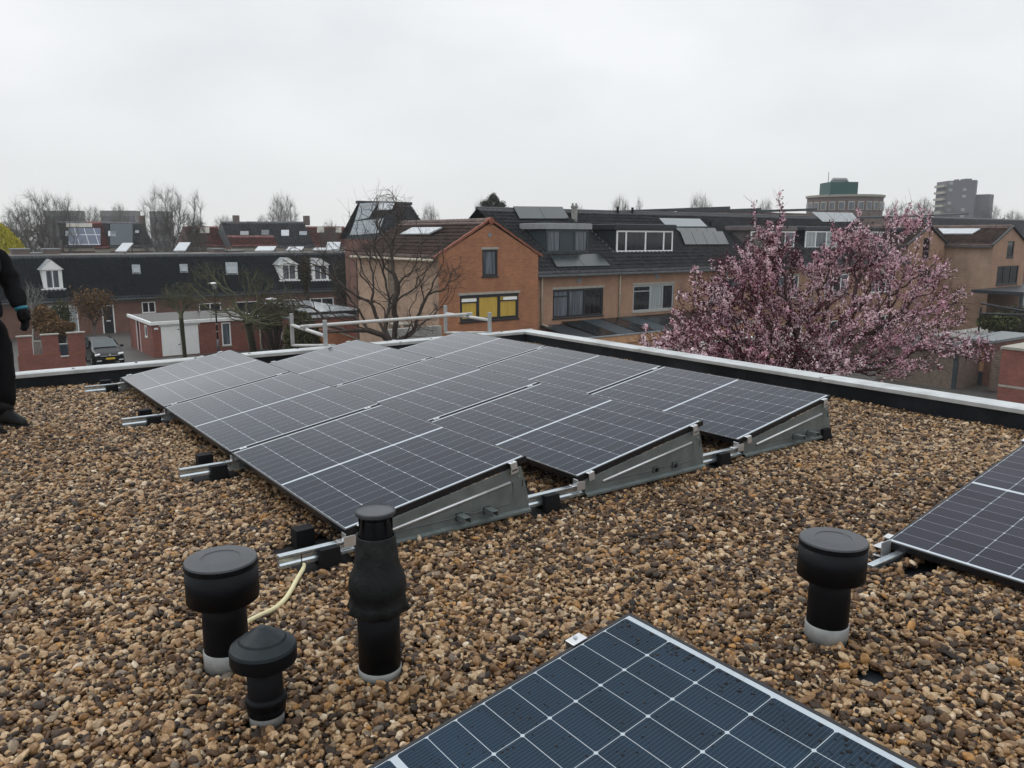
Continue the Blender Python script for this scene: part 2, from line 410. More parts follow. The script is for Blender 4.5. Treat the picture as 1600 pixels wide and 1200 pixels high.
for q in [(x_, YF + rng.uniform(.02,.12)) for x_ in np.arange(-2.2, 5.4, .62)]: MB().box(q[0]-.012, q[0]+.012, q[1]-.012, q[1]+.012, .04, .053).build('coping_screw', M['gutter'], roof)

PLEN = 1.762
# ------------------------------------------------------------------ gravel: real pebbles
def pebble_mat():
    m, nt, b = mat_base('river_pebbles')
    a = N(nt, 'Attribute'); a.attribute_type = 'INSTANCER'; a.attribute_name = 'tint'
    c = ramp(nt, a.outputs['Fac'], [(0, (.012,.007,.004)), (.18, (.038,.021,.011)), (.38, (.100,.054,.025)), (.53, (.205,.115,.052)),
                                    (.64, (.33,.205,.102)), (.78, (.52,.385,.24)), (.87, (.13,.11,.09)), (.94, (.40,.20,.055)), (1, (.66,.58,.45))])
    t = N(nt, 'TexCoord').outputs['Object']; n1 = noise(nt, t, 1.4, 5, .6)
    c = mixc(nt, 1, c, ramp(nt, n1, [(.25, (.62,.6,.58)), (.72, (1.3,1.3,1.28))]), 'MULTIPLY')
    nt.links.new(c, b.inputs['Base Color']); b.inputs['Roughness'].default_value = .45; b.inputs['Specular IOR Level'].default_value = .3
    sp_ = ramp(nt, noise(nt, t, 3.5, 5, .7), [(.35, (.55,.52,.5)), (.62, (1.25,1.22,1.2))]); c = mixc(nt, .6, c, mixc(nt, 1, c, sp_, 'MULTIPLY')); nt.links.new(c, b.inputs['Base Color'])
    bump(nt, b, noise(nt, t, 6, 4), .25, .1)
    return m
pmat = pebble_mat()
S = .0157
px_, py_ = np.meshgrid(np.arange(-6.5, XR + .0, S), np.arange(-4.6, YF, S * .87))
px_[1::2] += S / 2
P = np.stack([px_.ravel(), py_.ravel()], 1); P += nrg.uniform(-.42*S, .42*S, P.shape)
rel = np.c_[P, np.zeros(len(P))] + [0, 0, -.16] - CAM
dep = rel @ FWD; lat = rel @ RGT; ver = rel @ UPV
keep = (dep > -.2) & (np.abs(lat) < .66*np.maximum(dep, 0) + 1.0) & (ver > -.50*np.maximum(dep, 0) - .75) & (P[:, 0] < XR-.004) & (P[:, 1] < YF-.004)
P = P[keep]
nA = len(P)
lay2 = P[nrg.random(nA) < .42] + nrg.uniform(-.01, .01, (1, 2))
allP = np.r_[P, lay2]; lvl = np.r_[np.zeros(nA), np.ones(len(lay2))]
# bare patches where the membrane shows, thinner stones beside vents
bare = [(U(1360, 1064, z=-.18)[:2], .075, .045), (U(1440, 893, z=-.17)[:2], .17, .06), (np.array([2.15, -1.585]), .2, .05)]
kk = np.ones(len(allP), bool)
for c, ra, rb in bare:
    d = allP - c[None]; ang = np.arctan2(d[:, 1], d[:, 0])
    kk &= ((d[:, 0]/ra)**2 + (d[:, 1]/rb)**2) > (1 + .35*np.sin(3*ang + 1)) 
VENTS = [(1.228,-1.838,.082), (-.770,-.634,.08), (-.774,-1.066,.060), (-.337,-1.023,.078)]
for fx_, fy_ in [(x_, y_) for x_ in (-.09, 1.29, 2.84, 4.07) for y_ in (.026, PLEN+.0204, 2*(PLEN+.0204), 3*PLEN+.053)]:
    kk &= ~((np.abs(allP[:, 0]-fx_+.015) < .15) & (allP[:, 1] > fy_-.10) & (allP[:, 1] < fy_+.34))
for vx, vy, vr in VENTS: kk &= ((allP[:, 0]-vx)**2 + (allP[:, 1]-vy)**2) > (vr + .008)**2
allP, lvl = allP[kk], lvl[kk]
n = len(allP)
und = .010*np.sin(allP[:, 0]*2.1 + 1)*np.cos(allP[:, 1]*1.7) + .006*np.sin(allP[:, 0]*5.3 + allP[:, 1]*4.1)
rim = np.minimum(XR - allP[:, 0], YF - allP[:, 1]); und += .005*np.exp(-rim/.12)*(1+np.sin(allP[:, 0]*9+allP[:, 1]*7))
Z = gz(allP[:, 1]) + und + lvl * .012 + nrg.uniform(-.010, .007, n)
size = np.exp(nrg.normal(math.log(.0088), .38, n)).clip(.0042, .021)
scl = np.c_[size*nrg.uniform(1.0, 1.55, n), size*nrg.uniform(.8, 1.1, n), size*nrg.uniform(.5, .85, n)]
rot = np.c_[nrg.normal(0, .45, n), nrg.normal(0, .45, n), nrg.uniform(0, 6.283, n)]
tint = nrg.random(n).astype(np.float32)
# patches: slightly darker wet areas and paler ones
pat = .5 + .5*np.sin(allP[:, 0]*1.3 + 2*np.sin(allP[:, 1]*.9))*np.cos(allP[:, 1]*1.1 + .7)
dk = nrg.random(n) < .32*pat**1.5; tint[dk] *= .5
lt = nrg.random(n) < .22*(1-pat); tint[lt] = .55 + .3*tint[lt]
me = bpy.data.meshes.new('gravel'); me.vertices.add(n)
me.vertices.foreach_set('co', np.c_[allP, Z].astype(np.float32).ravel())
for nm, arr, ty in (('prot', rot, 'FLOAT_VECTOR'), ('pscl', scl, 'FLOAT_VECTOR'), ('tint', tint, 'FLOAT')):
    at = me.attributes.new(nm, ty, 'POINT'); at.data.foreach_set('vector' if ty == 'FLOAT_VECTOR' else 'value', np.asarray(arr, np.float32).ravel())
gravel = bpy.data.objects.new('gravel', me); COL.objects.link(gravel)
tag(gravel, 'brown and cream river pebbles covering the flat roof', 'gravel', kind='stuff')
me.materials.append(pmat)
ng = bpy.data.node_groups.new('pebble_scatter', 'GeometryNodeTree')
ng.interface.new_socket(name='Geometry', in_out='INPUT', socket_type='NodeSocketGeometry')
ng.interface.new_socket(name='Geometry', in_out='OUTPUT', socket_type='NodeSocketGeometry')
gi = ng.nodes.new('NodeGroupInput'); go = ng.nodes.new('NodeGroupOutput')
join = ng.nodes.new('GeometryNodeGeometryToInstance')
for k in range(7):
    ico = ng.nodes.new('GeometryNodeMeshIcoSphere'); ico.inputs['Radius'].default_value = 1; ico.inputs['Subdivisions'].default_value = 3
    sp = ng.nodes.new('GeometryNodeSetPosition'); tn = ng.nodes.new('ShaderNodeTexNoise')
    tn.noise_dimensions = '4D'; tn.inputs['W'].default_value = k * 3.7; tn.inputs['Scale'].default_value = .75; tn.inputs['Detail'].default_value = 1.5
    vm = ng.nodes.new('ShaderNodeVectorMath'); vm.operation = 'SUBTRACT'; vm.inputs[1].default_value = (.5, .5, .5)
    vs = ng.nodes.new('ShaderNodeVectorMath'); vs.operation = 'SCALE'; vs.inputs['Scale'].default_value = 1.25
    ng.links.new(tn.outputs['Color'], vm.inputs[0]); ng.links.new(vm.outputs[0], vs.inputs[0])
    ng.links.new(ico.outputs['Mesh'], sp.inputs['Geometry']); ng.links.new(vs.outputs[0], sp.inputs['Offset'])
    sm = ng.nodes.new('GeometryNodeSetShadeSmooth'); ng.links.new(sp.outputs[0], sm.inputs[0])
    st = ng.nodes.new('GeometryNodeSetMaterial'); st.inputs['Material'].default_value = pmat
    ng.links.new(sm.outputs[0], st.inputs[0]); ng.links.new(st.outputs[0], join.inputs[0])
iop = ng.nodes.new('GeometryNodeInstanceOnPoints'); iop.inputs['Pick Instance'].default_value = True
ng.links.new(gi.outputs[0], iop.inputs['Points']); ng.links.new(join.outputs[0], iop.inputs['Instance'])
for nm, sock in (('prot', 'Rotation'), ('pscl', 'Scale')):
    na = ng.nodes.new('GeometryNodeInputNamedAttribute'); na.data_type = 'FLOAT_VECTOR'; na.inputs['Name'].default_value = nm
    ng.links.new(na.outputs['Attribute'], iop.inputs[sock])
ng.links.new(iop.outputs[0], go.inputs[0])
gm = gravel.modifiers.new('pebbles', 'NODES'); gm.node_group = ng
print('pebbles', n)

# ------------------------------------------------------------------ solar panels
PL, PW, PT = 1.762, 1.134, .035
def panel_mat(name, rough, drops, cellcol):
    m, nt, b = mat_base(name); t = N(nt, 'TexCoord').outputs['Object']
    s = N(nt, 'SeparateXYZ'); nt.links.new(t, s.inputs[0]); X, Y = s.outputs[0], s.outputs[1]
    xs = math_(nt, 'MINIMUM', X, math_(nt, 'SUBTRACT', PL, X))            # mirror about the middle bar
    px, py, x0, y0 = .0935, .1842, .0295, .0144
    ux = math_(nt, 'DIVIDE', math_(nt, 'SUBTRACT', xs, x0), px); uy = math_(nt, 'DIVIDE', math_(nt, 'SUBTRACT', Y, y0), py)
    fx = math_(nt, 'FRACT', ux); fy = math_(nt, 'FRACT', uy)
    dx = math_(nt, 'MULTIPLY', math_(nt, 'MINIMUM', fx, math_(nt, 'SUBTRACT', 1, fx)), px)
    dy = math_(nt, 'MULTIPLY', math_(nt, 'MINIMUM', fy, math_(nt, 'SUBTRACT', 1, fy)), py)
    lx = math_(nt, 'MULTIPLY', math_(nt, 'LESS_THAN', dx, .0006 if not drops else .0009), .85 if not drops else 1.0); ly = math_(nt, 'LESS_THAN', dy, .0010)
    dia = math_(nt, 'LESS_THAN', math_(nt, 'ADD', dx, dy), .0065 if not drops else .0078)
    out = math_(nt, 'MAXIMUM', math_(nt, 'LESS_THAN', ux, 0), math_(nt, 'GREATER_THAN', ux, 9.0))
    out = math_(nt, 'MAXIMUM', out, math_(nt, 'MAXIMUM', math_(nt, 'LESS_THAN', uy, 0), math_(nt, 'GREATER_THAN', uy, 6.0)))
    mask = math_(nt, 'MAXIMUM', math_(nt, 'MAXIMUM', lx, ly), math_(nt, 'MAXIMUM', dia, out))
    # busbars along the long side
    bb = math_(nt, 'FRACT', math_(nt, 'MULTIPLY', uy, 16)); bd = math_(nt, 'ABSOLUTE', math_(nt, 'SUBTRACT', bb, .5))
    bus = math_(nt, 'LESS_THAN', bd, .035)
    # cell to cell colour difference
    wn_ = N(nt, 'TexWhiteNoise'); wn_.noise_dimensions = '3D'
    cb = N(nt, 'CombineXYZ'); nt.links.new(math_(nt, 'FLOOR', math_(nt, 'DIVIDE', math_(nt, 'SUBTRACT', X, x0), px)), cb.inputs[0]); nt.links.new(math_(nt, 'FLOOR', uy), cb.inputs[1])
    nt.links.new(cb.outputs[0], wn_.inputs['Vector'])
    cell = ramp(nt, wn_.outputs['Value'], [(0, sc(cellcol, .8)), (1, sc(cellcol, 1.2))])
    c = mixc(nt, math_(nt, 'MULTIPLY', bus, .4), cell, (.16,.18,.20)); c = mixc(nt, mask, c, (.46,.50,.54) if not drops else (.40,.45,.49))
    b.inputs['Specular IOR Level'].default_value = .5; b.inputs['IOR'].default_value = 1.37
    n1 = noise(nt, t, 2.2, 5, .6)
    rr = N(nt, 'MapRange'); rr.inputs['To Min'].default_value = rough*.75; rr.inputs['To Max'].default_value = rough*1.35
    nt.links.new(n1, rr.inputs['Value']); R_ = rr.outputs[0]
    if drops:
        v = N(nt, 'TexVoronoi'); v.inputs['Scale'].default_value = 62; nt.links.new(t, v.inputs['Vector'])
        big = noise(nt, t, 5.5, 3, .6)
        edge = math_(nt, 'SUBTRACT', X, PL - .16)                         # drops gather at the upper edge
        dens = math_(nt, 'ADD', math_(nt, 'MULTIPLY', math_(nt, 'SUBTRACT', big, .60), .9), math_(nt, 'MULTIPLY', math_(nt, 'MAXIMUM', edge, -.02), 3.4))
        r2 = math_(nt, 'MAXIMUM', math_(nt, 'ADD', .20, dens), .17)
        vv = N(nt, 'SeparateXYZ'); nt.links.new(v.outputs['Color'], vv.inputs[0])
        rad = math_(nt, 'MULTIPLY', math_(nt, 'SUBTRACT', math_(nt, 'ADD', vv.outputs[0], r2), .80), .9)
        dropm = math_(nt, 'LESS_THAN', v.outputs['Distance'], rad)
        hgt = math_(nt, 'MULTIPLY', math_(nt, 'MAXIMUM', math_(nt, 'SUBTRACT', rad, v.outputs['Distance']), 0), 1.0)
        bump(nt, b, hgt, .9, .006)
        c = mixc(nt, math_(nt, 'MULTIPLY', math_(nt, 'MULTIPLY', dropm, .95), math_(nt, 'SUBTRACT', 1, mask)), c, sc(cellcol, .12))  # drops' lack of sky reflection painted as darker cell colour
        R_ = math_(nt, 'MULTIPLY', R_, math_(nt, 'SUBTRACT', 1, math_(nt, 'MULTIPLY', dropm, .6)))
    nt.links.new(c, b.inputs['Base Color']); b.inputs['Roughness'].default_value = .5; b.inputs['Specular IOR Level'].default_value = 0
    # anti-reflection glass: weak mirror face-on, strong at grazing angles
    fr = N(nt, 'Fresnel'); fr.inputs['IOR'].default_value = 1.33
    fac = math_(nt, 'MINIMUM', math_(nt, 'ADD', math_(nt, 'MULTIPLY', math_(nt, 'POWER', fr.outputs[0], 2.0), 4.2), .012), .36)
    gl = N(nt, 'BsdfGlossy'); nt.links.new(R_, gl.inputs['Roughness']); gl.inputs['Color'].default_value = (1,1,1,1)
    if drops: nt.links.new(b.inputs['Normal'].links[0].from_socket, gl.inputs['Normal']); nt.links.new(b.inputs['Normal'].links[0].from_socket, fr.inputs['Normal'])
    mx = N(nt, 'MixShader'); nt.links.new(fac, mx.inputs[0]); nt.links.new(b.outputs[0], mx.inputs[1]); nt.links.new(gl.outputs[0], mx.inputs[2])
    nt.links.new(mx.outputs[0], nt.nodes['Material Output'].inputs['Surface'])
    return m
M['cells'] = panel_mat('solar_cells', .085, False, (.017,.022,.034))
M['cells_wet'] = panel_mat('wet_solar_cells', .10, True, (.010,.024,.042))
M['cells_wet2'] = panel_mat('damp_solar_cells', .11, False, (.028,.028,.040))
def make_panel(mat):
    t = thing('solar_panel', (0,0,0), None, 'solar panel')
    g = MB().box(.010, PL-.010, .010, PW-.010, -.012, -.0015).build('glass', mat, t)
    b = MB(); w, z0 = .013, -PT
    b.box(0, PL, 0, w, z0, 0); b.box(0, PL, PW-w, PW, z0, 0); b.box(0, w, w, PW-w, z0, 0); b.box(PL-w, PL, w, PW-w, z0, 0)
    b.build('frame', M['frame_black'], t, bevel=.0012, seg=1)
    MB().box(.03, PL-.03, .03, PW-.03, -.016, -.0125).build('backsheet', M['frame_black'], t)
    b = MB(); b.box(PL*.5-.05, PL*.5+.05, PW-.13, PW-.05, -.03, -.0165); b.build('junction_box', M['pvc'], t)
    return t
def place(t, X, Y, Z, o, label, group):
    t.matrix_world = Matrix(((X[0],Y[0],Z[0],o[0]),(X[1],Y[1],Z[1],o[1]),(X[2],Y[2],Z[2],o[2]),(0,0,0,1)))
    tag(t, label, 'solar panel', group)
def copy_tree(root):
    c = root.copy(); COL.objects.link(c); ORG[c.name] = ORG.get(root.name, np.zeros(3))
    for ch in root.children:
        d = ch.copy(); COL.objects.link(d); d.parent = c; ORG[d.name] = ORG.get(ch.name, np.zeros(3))
        for g in ch.children:
            k = g.copy(); COL.objects.link(k); k.parent = d; ORG[k.name] = ORG.get(g.name, np.zeros(3))
    return c
T, PITCHX, GAP = .1714, 1.5055, .0204
cT, sT = math.cos(T), math.sin(T)
p0 = make_panel(M['cells'])
colw = ['left column', 'middle column', 'right column']; roww = ['nearest', 'middle', 'farthest']
for i in range(3):
    for j in range(3):
        t = p0 if i == j == 0 else copy_tree(p0)
        yy = j * (PL + GAP)
        o = (i*PITCHX + PW*cT, yy, PW*sT)
        extra = {(0,0): ', behind the tall flue', (0,2): ', nearest the worker'}.get((i, j), '')
        place(t, (0,1,0), (-cT,0,-sT), (-sT,0,cT), o, f'{roww[j]} panel in the {colw[i]} of the nine panel array' + extra, 'nine panels of the main array')
T2 = math.radians(9.6); c2, s2 = math.cos(T2), math.sin(T2)
t = make_panel(M['cells_wet'])
place(t, (c2,0,s2), (0,1,0), (-s2,0,c2), (.185-PL*c2, -1.768-PW, .222-PL*s2), 'rain-spotted blue panel at the bottom edge nearest the camera', 'separate panels near the camera')
t = make_panel(M['cells_wet2'])
T3 = .171; c3, s3 = math.cos(T3), math.sin(T3)
place(t, (c3,0,s3), (0,1,0), (-s3,0,c3), (2.243, -1.519-PW, -.091), 'panel cut by the right edge of the picture, beside the round-capped vent', 'separate panels near the camera')

# ------------------------------------------------------------------ mounting rails with feet, side plates, clamps
def foot(parent, x, yr, g):
    z = gz(yr) - .03
    b = MB(); b.box(x-.17, x+.14, yr-.095, yr+.34, z, g-.004); b.build('rubber_foot', M['rubber'], parent, bevel=.004)
    b = MB(); b.prism([(x-.058, yr-.068, g-.003), (x+.058, yr-.068, g-.003), (x+.050, yr-.060, -.064), (x-.050, yr-.060, -.064)], (0, .034, 0))
    b.box(x-.045, x+.045, yr+.014, yr+.05, g-.004, -.07)
    b.build('foot_bracket', M['rubber'], parent, bevel=.003)
    MB().box(x-.05, x+.05, yr+.25, yr+.33, g-.003, -.062).build('foot_bracket', M['rubber'], parent, bevel=.003)
def rail_profile(x0, x1, yo):
    b = MB(); zt, zb = -.058, -.124
    pts = [(yo-.024, zb), (yo-.024, zb+.018), (yo-.017, zb+.026), (yo-.017, zt-.018), (yo-.024, zt-.011), (yo-.024, zt), (yo+.012, zt), (yo+.012, zb)]
    b.prism([(x0, p, z) for p, z in pts], (x1-x0, 0, 0)); return b
def make_rail(yr, label, outer, slots=True):
    t = thing('mounting_rail', (-.33, yr, gz(yr)), label, 'mounting rail', 'four rails carrying the panel array')
    g = gz(yr)
    rail_profile(-.33, 4.13, yr).build('rail', M['rail'], t, bevel=.0012, seg=1)
    for x in list(np.arange(-.29, -.12, .09)) + [1.22, 1.41, 2.72, 2.92]: MB().box(x-.016, x+.016, yr-.009, yr-.001, -.0598, -.0592).build('rail_slot', M['pvc'], t)
    for x in (-.09, 1.29, 2.84, 4.07): foot(t, x, yr, g)
    for i in range(3):
        X0 = i * PITCHX
        if outer:       # galvanised triangular side plate
            b = MB(); yp = yr - .034
            zz = lambda x: (x - X0) * math.tan(T) - PT/cT - .001
            xa, xb = X0 + .055, X0 + 1.135
            pl = [(xa, yp, -.112), (xb, yp, -.112), (xb-.012, yp, -.02), (X0+1.075, yp, zz(X0+1.03)), (X0+.98, yp, zz(X0+.98)), (xa, yp, zz(xa))]
            b.prism(pl, (0, .003, 0)); b.prism([(xa, yp, -.112), (xb, yp, -.112), (xb, yp-.022, -.119), (xa, yp-.022, -.119)], (0, 0, .0025))
            b.prism([(xa, yp-.022, -.119), (xb, yp-.022, -.119), (xb, yp-.022, -.134), (xa, yp-.022, -.134)], (0, .0025, 0))
            pt_ = b.build('side_plate', M['galv'], t, bevel=.001, seg=1)
            b = MB(); d = np.array([1, 0, math.tan(T)*.88]); q = np.array([X0+.20, yp-.001, -.062])
            b.tube([q, q + d*.80], .0085, 8); b.build('pressed_rib', M['clamp'], pt_, smooth=True)
            b = MB(); b.tube([(X0+.20, yp, -.070), (X0+.62, yp, -.070), (X0+.66, yp, -.055), (X0+.70, yp, -.055), (X0+.74, yp, -.07), (X0+.98, yp, -.066), (X0+1.02, yp, -.04), (X0+1.02, yp, .055), (X0+1.0, yp, .07)], .0035, 6)
            b.build('pressed_crease', M['gutter'], pt_, smooth=True)
            # cross rails poking through the plate
            for k, xx in enumerate((X0+.66, X0+.84)):
                L_ = .085 if i != 1 else .018
                b = MB(); zc = -.066
                b.box(xx-.020, xx+.020, yp-L_, yp+.02, zc+.012, zc+.0145); b.box(xx-.020, xx-.0175, yp-L_, yp+.02, zc-.018, zc+.012); b.box(xx+.0175, xx+.020, yp-L_, yp+.02, zc-.018, zc+.012)
                b.build('cross_bar', M['galv'], t)
                MB().box(xx-.024, xx+.024, yp-.0008, yp+.001, zc-.024, zc+.018).build('plate_slot', M['pvc'], pt_)
            b = MB(); b.box(X0+1.083, X0+1.088, yp-.001, yp+.004, .02, .06); b.build('plate_slot', M['pvc'], pt_)
            for (xx, z_) in ((xa+.03, -.055), (X0+1.06, .085), (xb-.02, -.06)): MB().tube([(xx, yp-.007, z_), (xx, yp, z_)], .006, 8).build('bolt', M['rail'], t)
        # clamps gripping the frame at the low and high end
        for s_, tall in ((.085, 0), (.90*PW, 1)):
            xc = X0 + s_*cT; zc = s_*sT; d = np.array([cT, 0, sT]); nn = np.array([-sT, 0, cT])
            yc = yr + (-.040 if outer else 0)
            b = MB(); c = np.array([xc, 0, zc])
            if outer:
                b.obox(c + nn*.003 + (0, yc-.004, 0), d*.022, (0, .014, 0), nn*.0022)
                b.obox(c - nn*.020 + (0, yc-.018, 0), d*.022, (0, .0022, 0), nn*.025)
                b.obox(c - nn*.047 + (0, yc-.018, 0), d*.026, (0, .0022, 0), nn*.012) if tall else None
            else:
                b.obox(c + nn*.003 + (0, yc-GAP/2+.0, 0), d*.024, (0, .016, 0), nn*.0022)
                b.obox(c - nn*.030 + (0, yc-GAP/2, 0), d*.022, (0, .006, 0), nn*.032)
            k_ = b.build('panel_clamp', M['clamp'], t, bevel=.001, seg=1)
            b = MB(); q = c + nn*.0055 + (0, yc-(.004 if outer else GAP/2), 0); b.tube([q, q + nn*.003], .006, 8); b.build('clamp_screw', M['rail'], k_)
        # angle bracket at the low corner
        b = MB(); b.box(X0-.030, X0+.052, yr-.030, yr+.016, -.060, -.056); b.box(X0+.002, X0+.005, yr-.030, yr+.016, -.056, -.022)
        if outer: b.box(X0-.012, X0+.052, yr-.0405, yr-.0375, -.085, -.030)
        b.build('angle_bracket', M['clamp'], t, bevel=.001, seg=1)
        # rear leg under the high edge
        MB().box(X0+1.075, X0+1.080, yr-.020, yr+.02, -.058, 1.06*math.tan(T)-.048).build('rear_support', M['galv'], t)
    return t
make_rail(.026, 'nearest long rail with galvanised triangular side plates and black rubber feet', True)
make_rail(PL + GAP, 'second rail from the front, its silver end sticking out left under the array', False)
make_rail(2*(PL + GAP), 'third rail from the front, with its short silver end on the left', False)
make_rail(3*PL + 2.6*GAP, 'farthest rail, its end poking out by the white parapet', False)
# cable tie
t = thing('short_mounting_rail', (2.0, -1.60, gz(-1.6)), 'short steel rail end between the right hand vent and the cut-off panel', 'mounting rail')
b = rail_profile(1.98, 2.9, -1.585); b.v = [(p[0], p[1], p[2]-.072) for p in b.v]; b.build('rail', M['rail'], t, bevel=.0012, seg=1)
b = MB(); b.box(2.155, 2.245, -1.548, -1.545, -.15, -.075); b.box(2.155, 2.25, -1.545, -1.50, -.106, -.103); b.box(2.158, 2.19, -1.58, -1.50, -.152, -.149); b.build('angle_bracket', M['clamp'], t, bevel=.001)
z_ = -.16; 
MB().box(2.10, 2.42, -1.62, -1.30, gz(-1.5)-.02, gz(-1.5)+.008).build('rubber_foot', M['rubber'], t, bevel=.004)
b = MB(); b.obox((2.243+.04*c3, -1.512, -.091+.04*s3+.004), (.022,0,.0038), (0,.016,0), (0,0,.002)); b.obox((2.243+.04*c3, -1.5, -.112), (.022,0,.0038), (0,.002,0), (0,0,.024)); b.build('panel_clamp', M['clamp'], t)
t = thing('rear_mounting_bracket', (3.8, -1.5, gz(-1.5)), 'silver clamp at the upper corner of the cut-off right panel', 'clamp')
xx = 2.243 + 1.62*c3; zz_ = -.091 + 1.62*s3
b = MB(); b.obox((xx, -1.512, zz_+.004), (.03,0,.005), (0,.02,0), (0,0,.002)); b.obox((xx, -1.497, zz_-.03), (.03,0,.005), (0,.002,0), (0,0,.034)); b.build('clamp_plate', M['clamp'], t)
b = MB(); b.box(xx-.03, xx+.03, -1.60, -1.54, gz(-1.5)-.02, zz_-.03); b.build('rubber_foot', M['rubber'], t)
t = thing('panel_end_clamp', U(907, 995, z=.21), 'silver end clamp with a screw on the upper left edge of the rain-spotted panel', 'clamp')
xx = -.03; zz_ = .222 - (.185-xx)/c2*s2
b = MB(); b.obox((xx, -1.757, zz_+.004), (.028*c2,0,.028*s2), (0,.020,0), (0,0,.002)); b.obox((xx, -1.7395, zz_-.032), (.028*c2,0,.028*s2), (0,.002,0), (0,0,.035)); b.build('clamp_plate', M['clamp'], t, bevel=.001)
b = MB(); b.tube([(xx, -1.752, zz_+.006), (xx, -1.752, zz_+.011)], .007, 10); b.build('clamp_screw', M['rail'], t)
MB().box(xx-.035, xx+.035, -1.83, -1.77, gz(-1.8)-.02, zz_-.034).build('support_leg', M['galv'], t)

# cable from the rail end to the first vent
b = MB(); pth = [(-.22,-.015,-.118), (-.235,-.045,-.125), (-.262,-.075,-.132), (-.315,-.15,-.131), (-.36,-.22,-.130), (-.42,-.30,-.130), (-.49,-.36,-.130), (-.58,-.385,-.131), (-.66,-.42,-.133), (-.74,-.50,-.145)]
P3 = np.array(pth); tt = np.linspace(0, len(P3)-1, 60)
sm_ = np.array([[np.interp(q, range(len(P3)), P3[:, k]) for k in range(3)] for q in tt]); sm_[2:-2] = (sm_[:-4]+sm_[1:-3]+sm_[2:-2]+sm_[3:-1]+sm_[4:])/5
b.tube(sm_, .0105, 10); solo(b, 'cable', M['cable'], 'cream cable curling from the rail end to the large round-capped vent', 'cable', smooth=True)
b = MB(); b.tube([(-.235,-.030,-.058), (-.236,-.031,-.09), (-.238,-.036,-.122), (-.25,-.052,-.142), (-.238,-.04,-.15)], .0022, 6); solo(b, 'cable_tie', M['pvc'], 'thin black cable tie looped round the rail end and the cream cable', 'cable tie')

# ------------------------------------------------------------------ roof vents
def big_vent(x, y, label):
    g = gz(y) - .02; t = thing('roof_vent', (x, y, g), label, 'roof vent', 'round-capped roof vents')
    c = (x, y, 0); z0 = gz(y)
    MB().lathe([(.083, g-.005), (.083, z0+.066), (.080, z0+.068), (.072, z0+.068), (.072, g-.005)], c, 48).build('collar', M['zinc_collar'], t, smooth=True)
    MB().lathe([(.0785, z0+.06), (.0795, z0+.062), (.0795, z0+.19), (.078, z0+.20), (.078, z0+.27)], c, 48).build('pipe', M['pvc'], t, smooth=True)
    cap = MB().lathe([(.10, z0+.262), (.122, z0+.262), (.127, z0+.270), (.1275, z0+.400), (.1295, z0+.402), (.1295, z0+.411), (.0, z0+.412)], c, 64).build('cap', M['pvc'], t, smooth=True)
    ld = MB().lathe([(.1288, z0+.4125), (.1255, z0+.419), (.068, z0+.424), (.066, z0+.4215), (.0, z0+.4225)], c, 64).build('lid', M['pvc_top_lit'], cap, smooth=True)
    m = cap.modifiers.new('es', 'EDGE_SPLIT'); m.split_angle = .6
    MB().lathe([(.1283, z0+.268), (.1283, z0+.392)], c, 64).build('vent_screen', M['pvc'], t, smooth=True)
    return t
big_vent(1.228, -1.838, 'round-capped black vent on the right, beside the cut-off panel')
big_vent(-.770, -.634, 'round-capped black vent on the left, behind the small cone-topped vent')
x, y = -.774, -1.066; z0 = gz(y); t = thing('cone_vent', (x, y, z0-.02), 'small black vent with a cone-topped cap in front of the left round-capped vent', 'roof vent'); c = (x, y, 0)
MB().lathe([(.056, z0-.02), (.056, z0+.046), (.05, z0+.048), (.05, z0-.02)], c, 40).build('collar', M['zinc_collar'], t, smooth=True)
MB().lathe([(.052, z0+.03), (.060, z0+.034), (.062, z0+.050), (.060, z0+.066), (.066, z0+.070), (.067, z0+.086), (.064, z0+.092), (.058, z0+.094), (.0565, z0+.10), (.0565, z0+.23)], c, 44).build('pipe', M['pvc'], t, smooth=True)
cp = MB().lathe([(.055, z0+.200), (.092, z0+.206), (.104, z0+.214), (.1065, z0+.222), (.1065, z0+.258), (.0, z0+.259)], c, 56).build('cap', M['pvc'], t, smooth=True)
MB().lathe([(.1063, z0+.2595), (.103, z0+.270), (.076, z0+.290), (.074, z0+.2885), (.070, z0+.296), (.012, z0+.334), (.0, z0+.335)], c, 56).build('lid', M['pvc_small_top_lit'], cp, smooth=True)
cp.modifiers.new('es', 'EDGE_SPLIT').split_angle = .5
x, y = -.337, -1.023; z0 = gz(y); t = thing('flue_terminal', (x, y, z0-.02), 'tall black flue with a wrinkled rubber skirt and a small disc on top', 'flue'); c = (x, y, 0)
MB().lathe([(.079, z0-.02), (.079, z0+.03), (.073, z0+.032), (.073, z0-.02)], c, 44).build('collar', M['zinc_collar'], t, smooth=True)
MB().lathe([(.0765, z0+.012), (.0765, z0+.30)], c, 48).build('pipe', M['pvc'], t, smooth=True)
wob = lambda i, a: (.0 if i > 3 else (.07, .10, .03, .0)[i]*(.55*math.sin(8*a+1) + .45*abs(math.sin(6.5*a))))
MB().lathe([(.094, z0+.248), (.106, z0+.262), (.103, z0+.285), (.097, z0+.315), (.104, z0+.325), (.103, z0+.36), (.096, z0+.39), (.084, z0+.415), (.079, z0+.44), (.074, z0+.48), (.069, z0+.53), (.068, z0+.536), (.062, z0+.53), (.060, z0+.50)], c, 72, wob).build('rubber_skirt', M['pvc_worn'], t, smooth=True)
MB().lathe([(.0, z0+.49), (.058, z0+.492), (.060, z0+.535), (.053, z0+.585), (.050, z0+.60), (.0, z0+.60)], c, 48).build('inner_duct', M['pvc'], t, smooth=True)
b = MB()
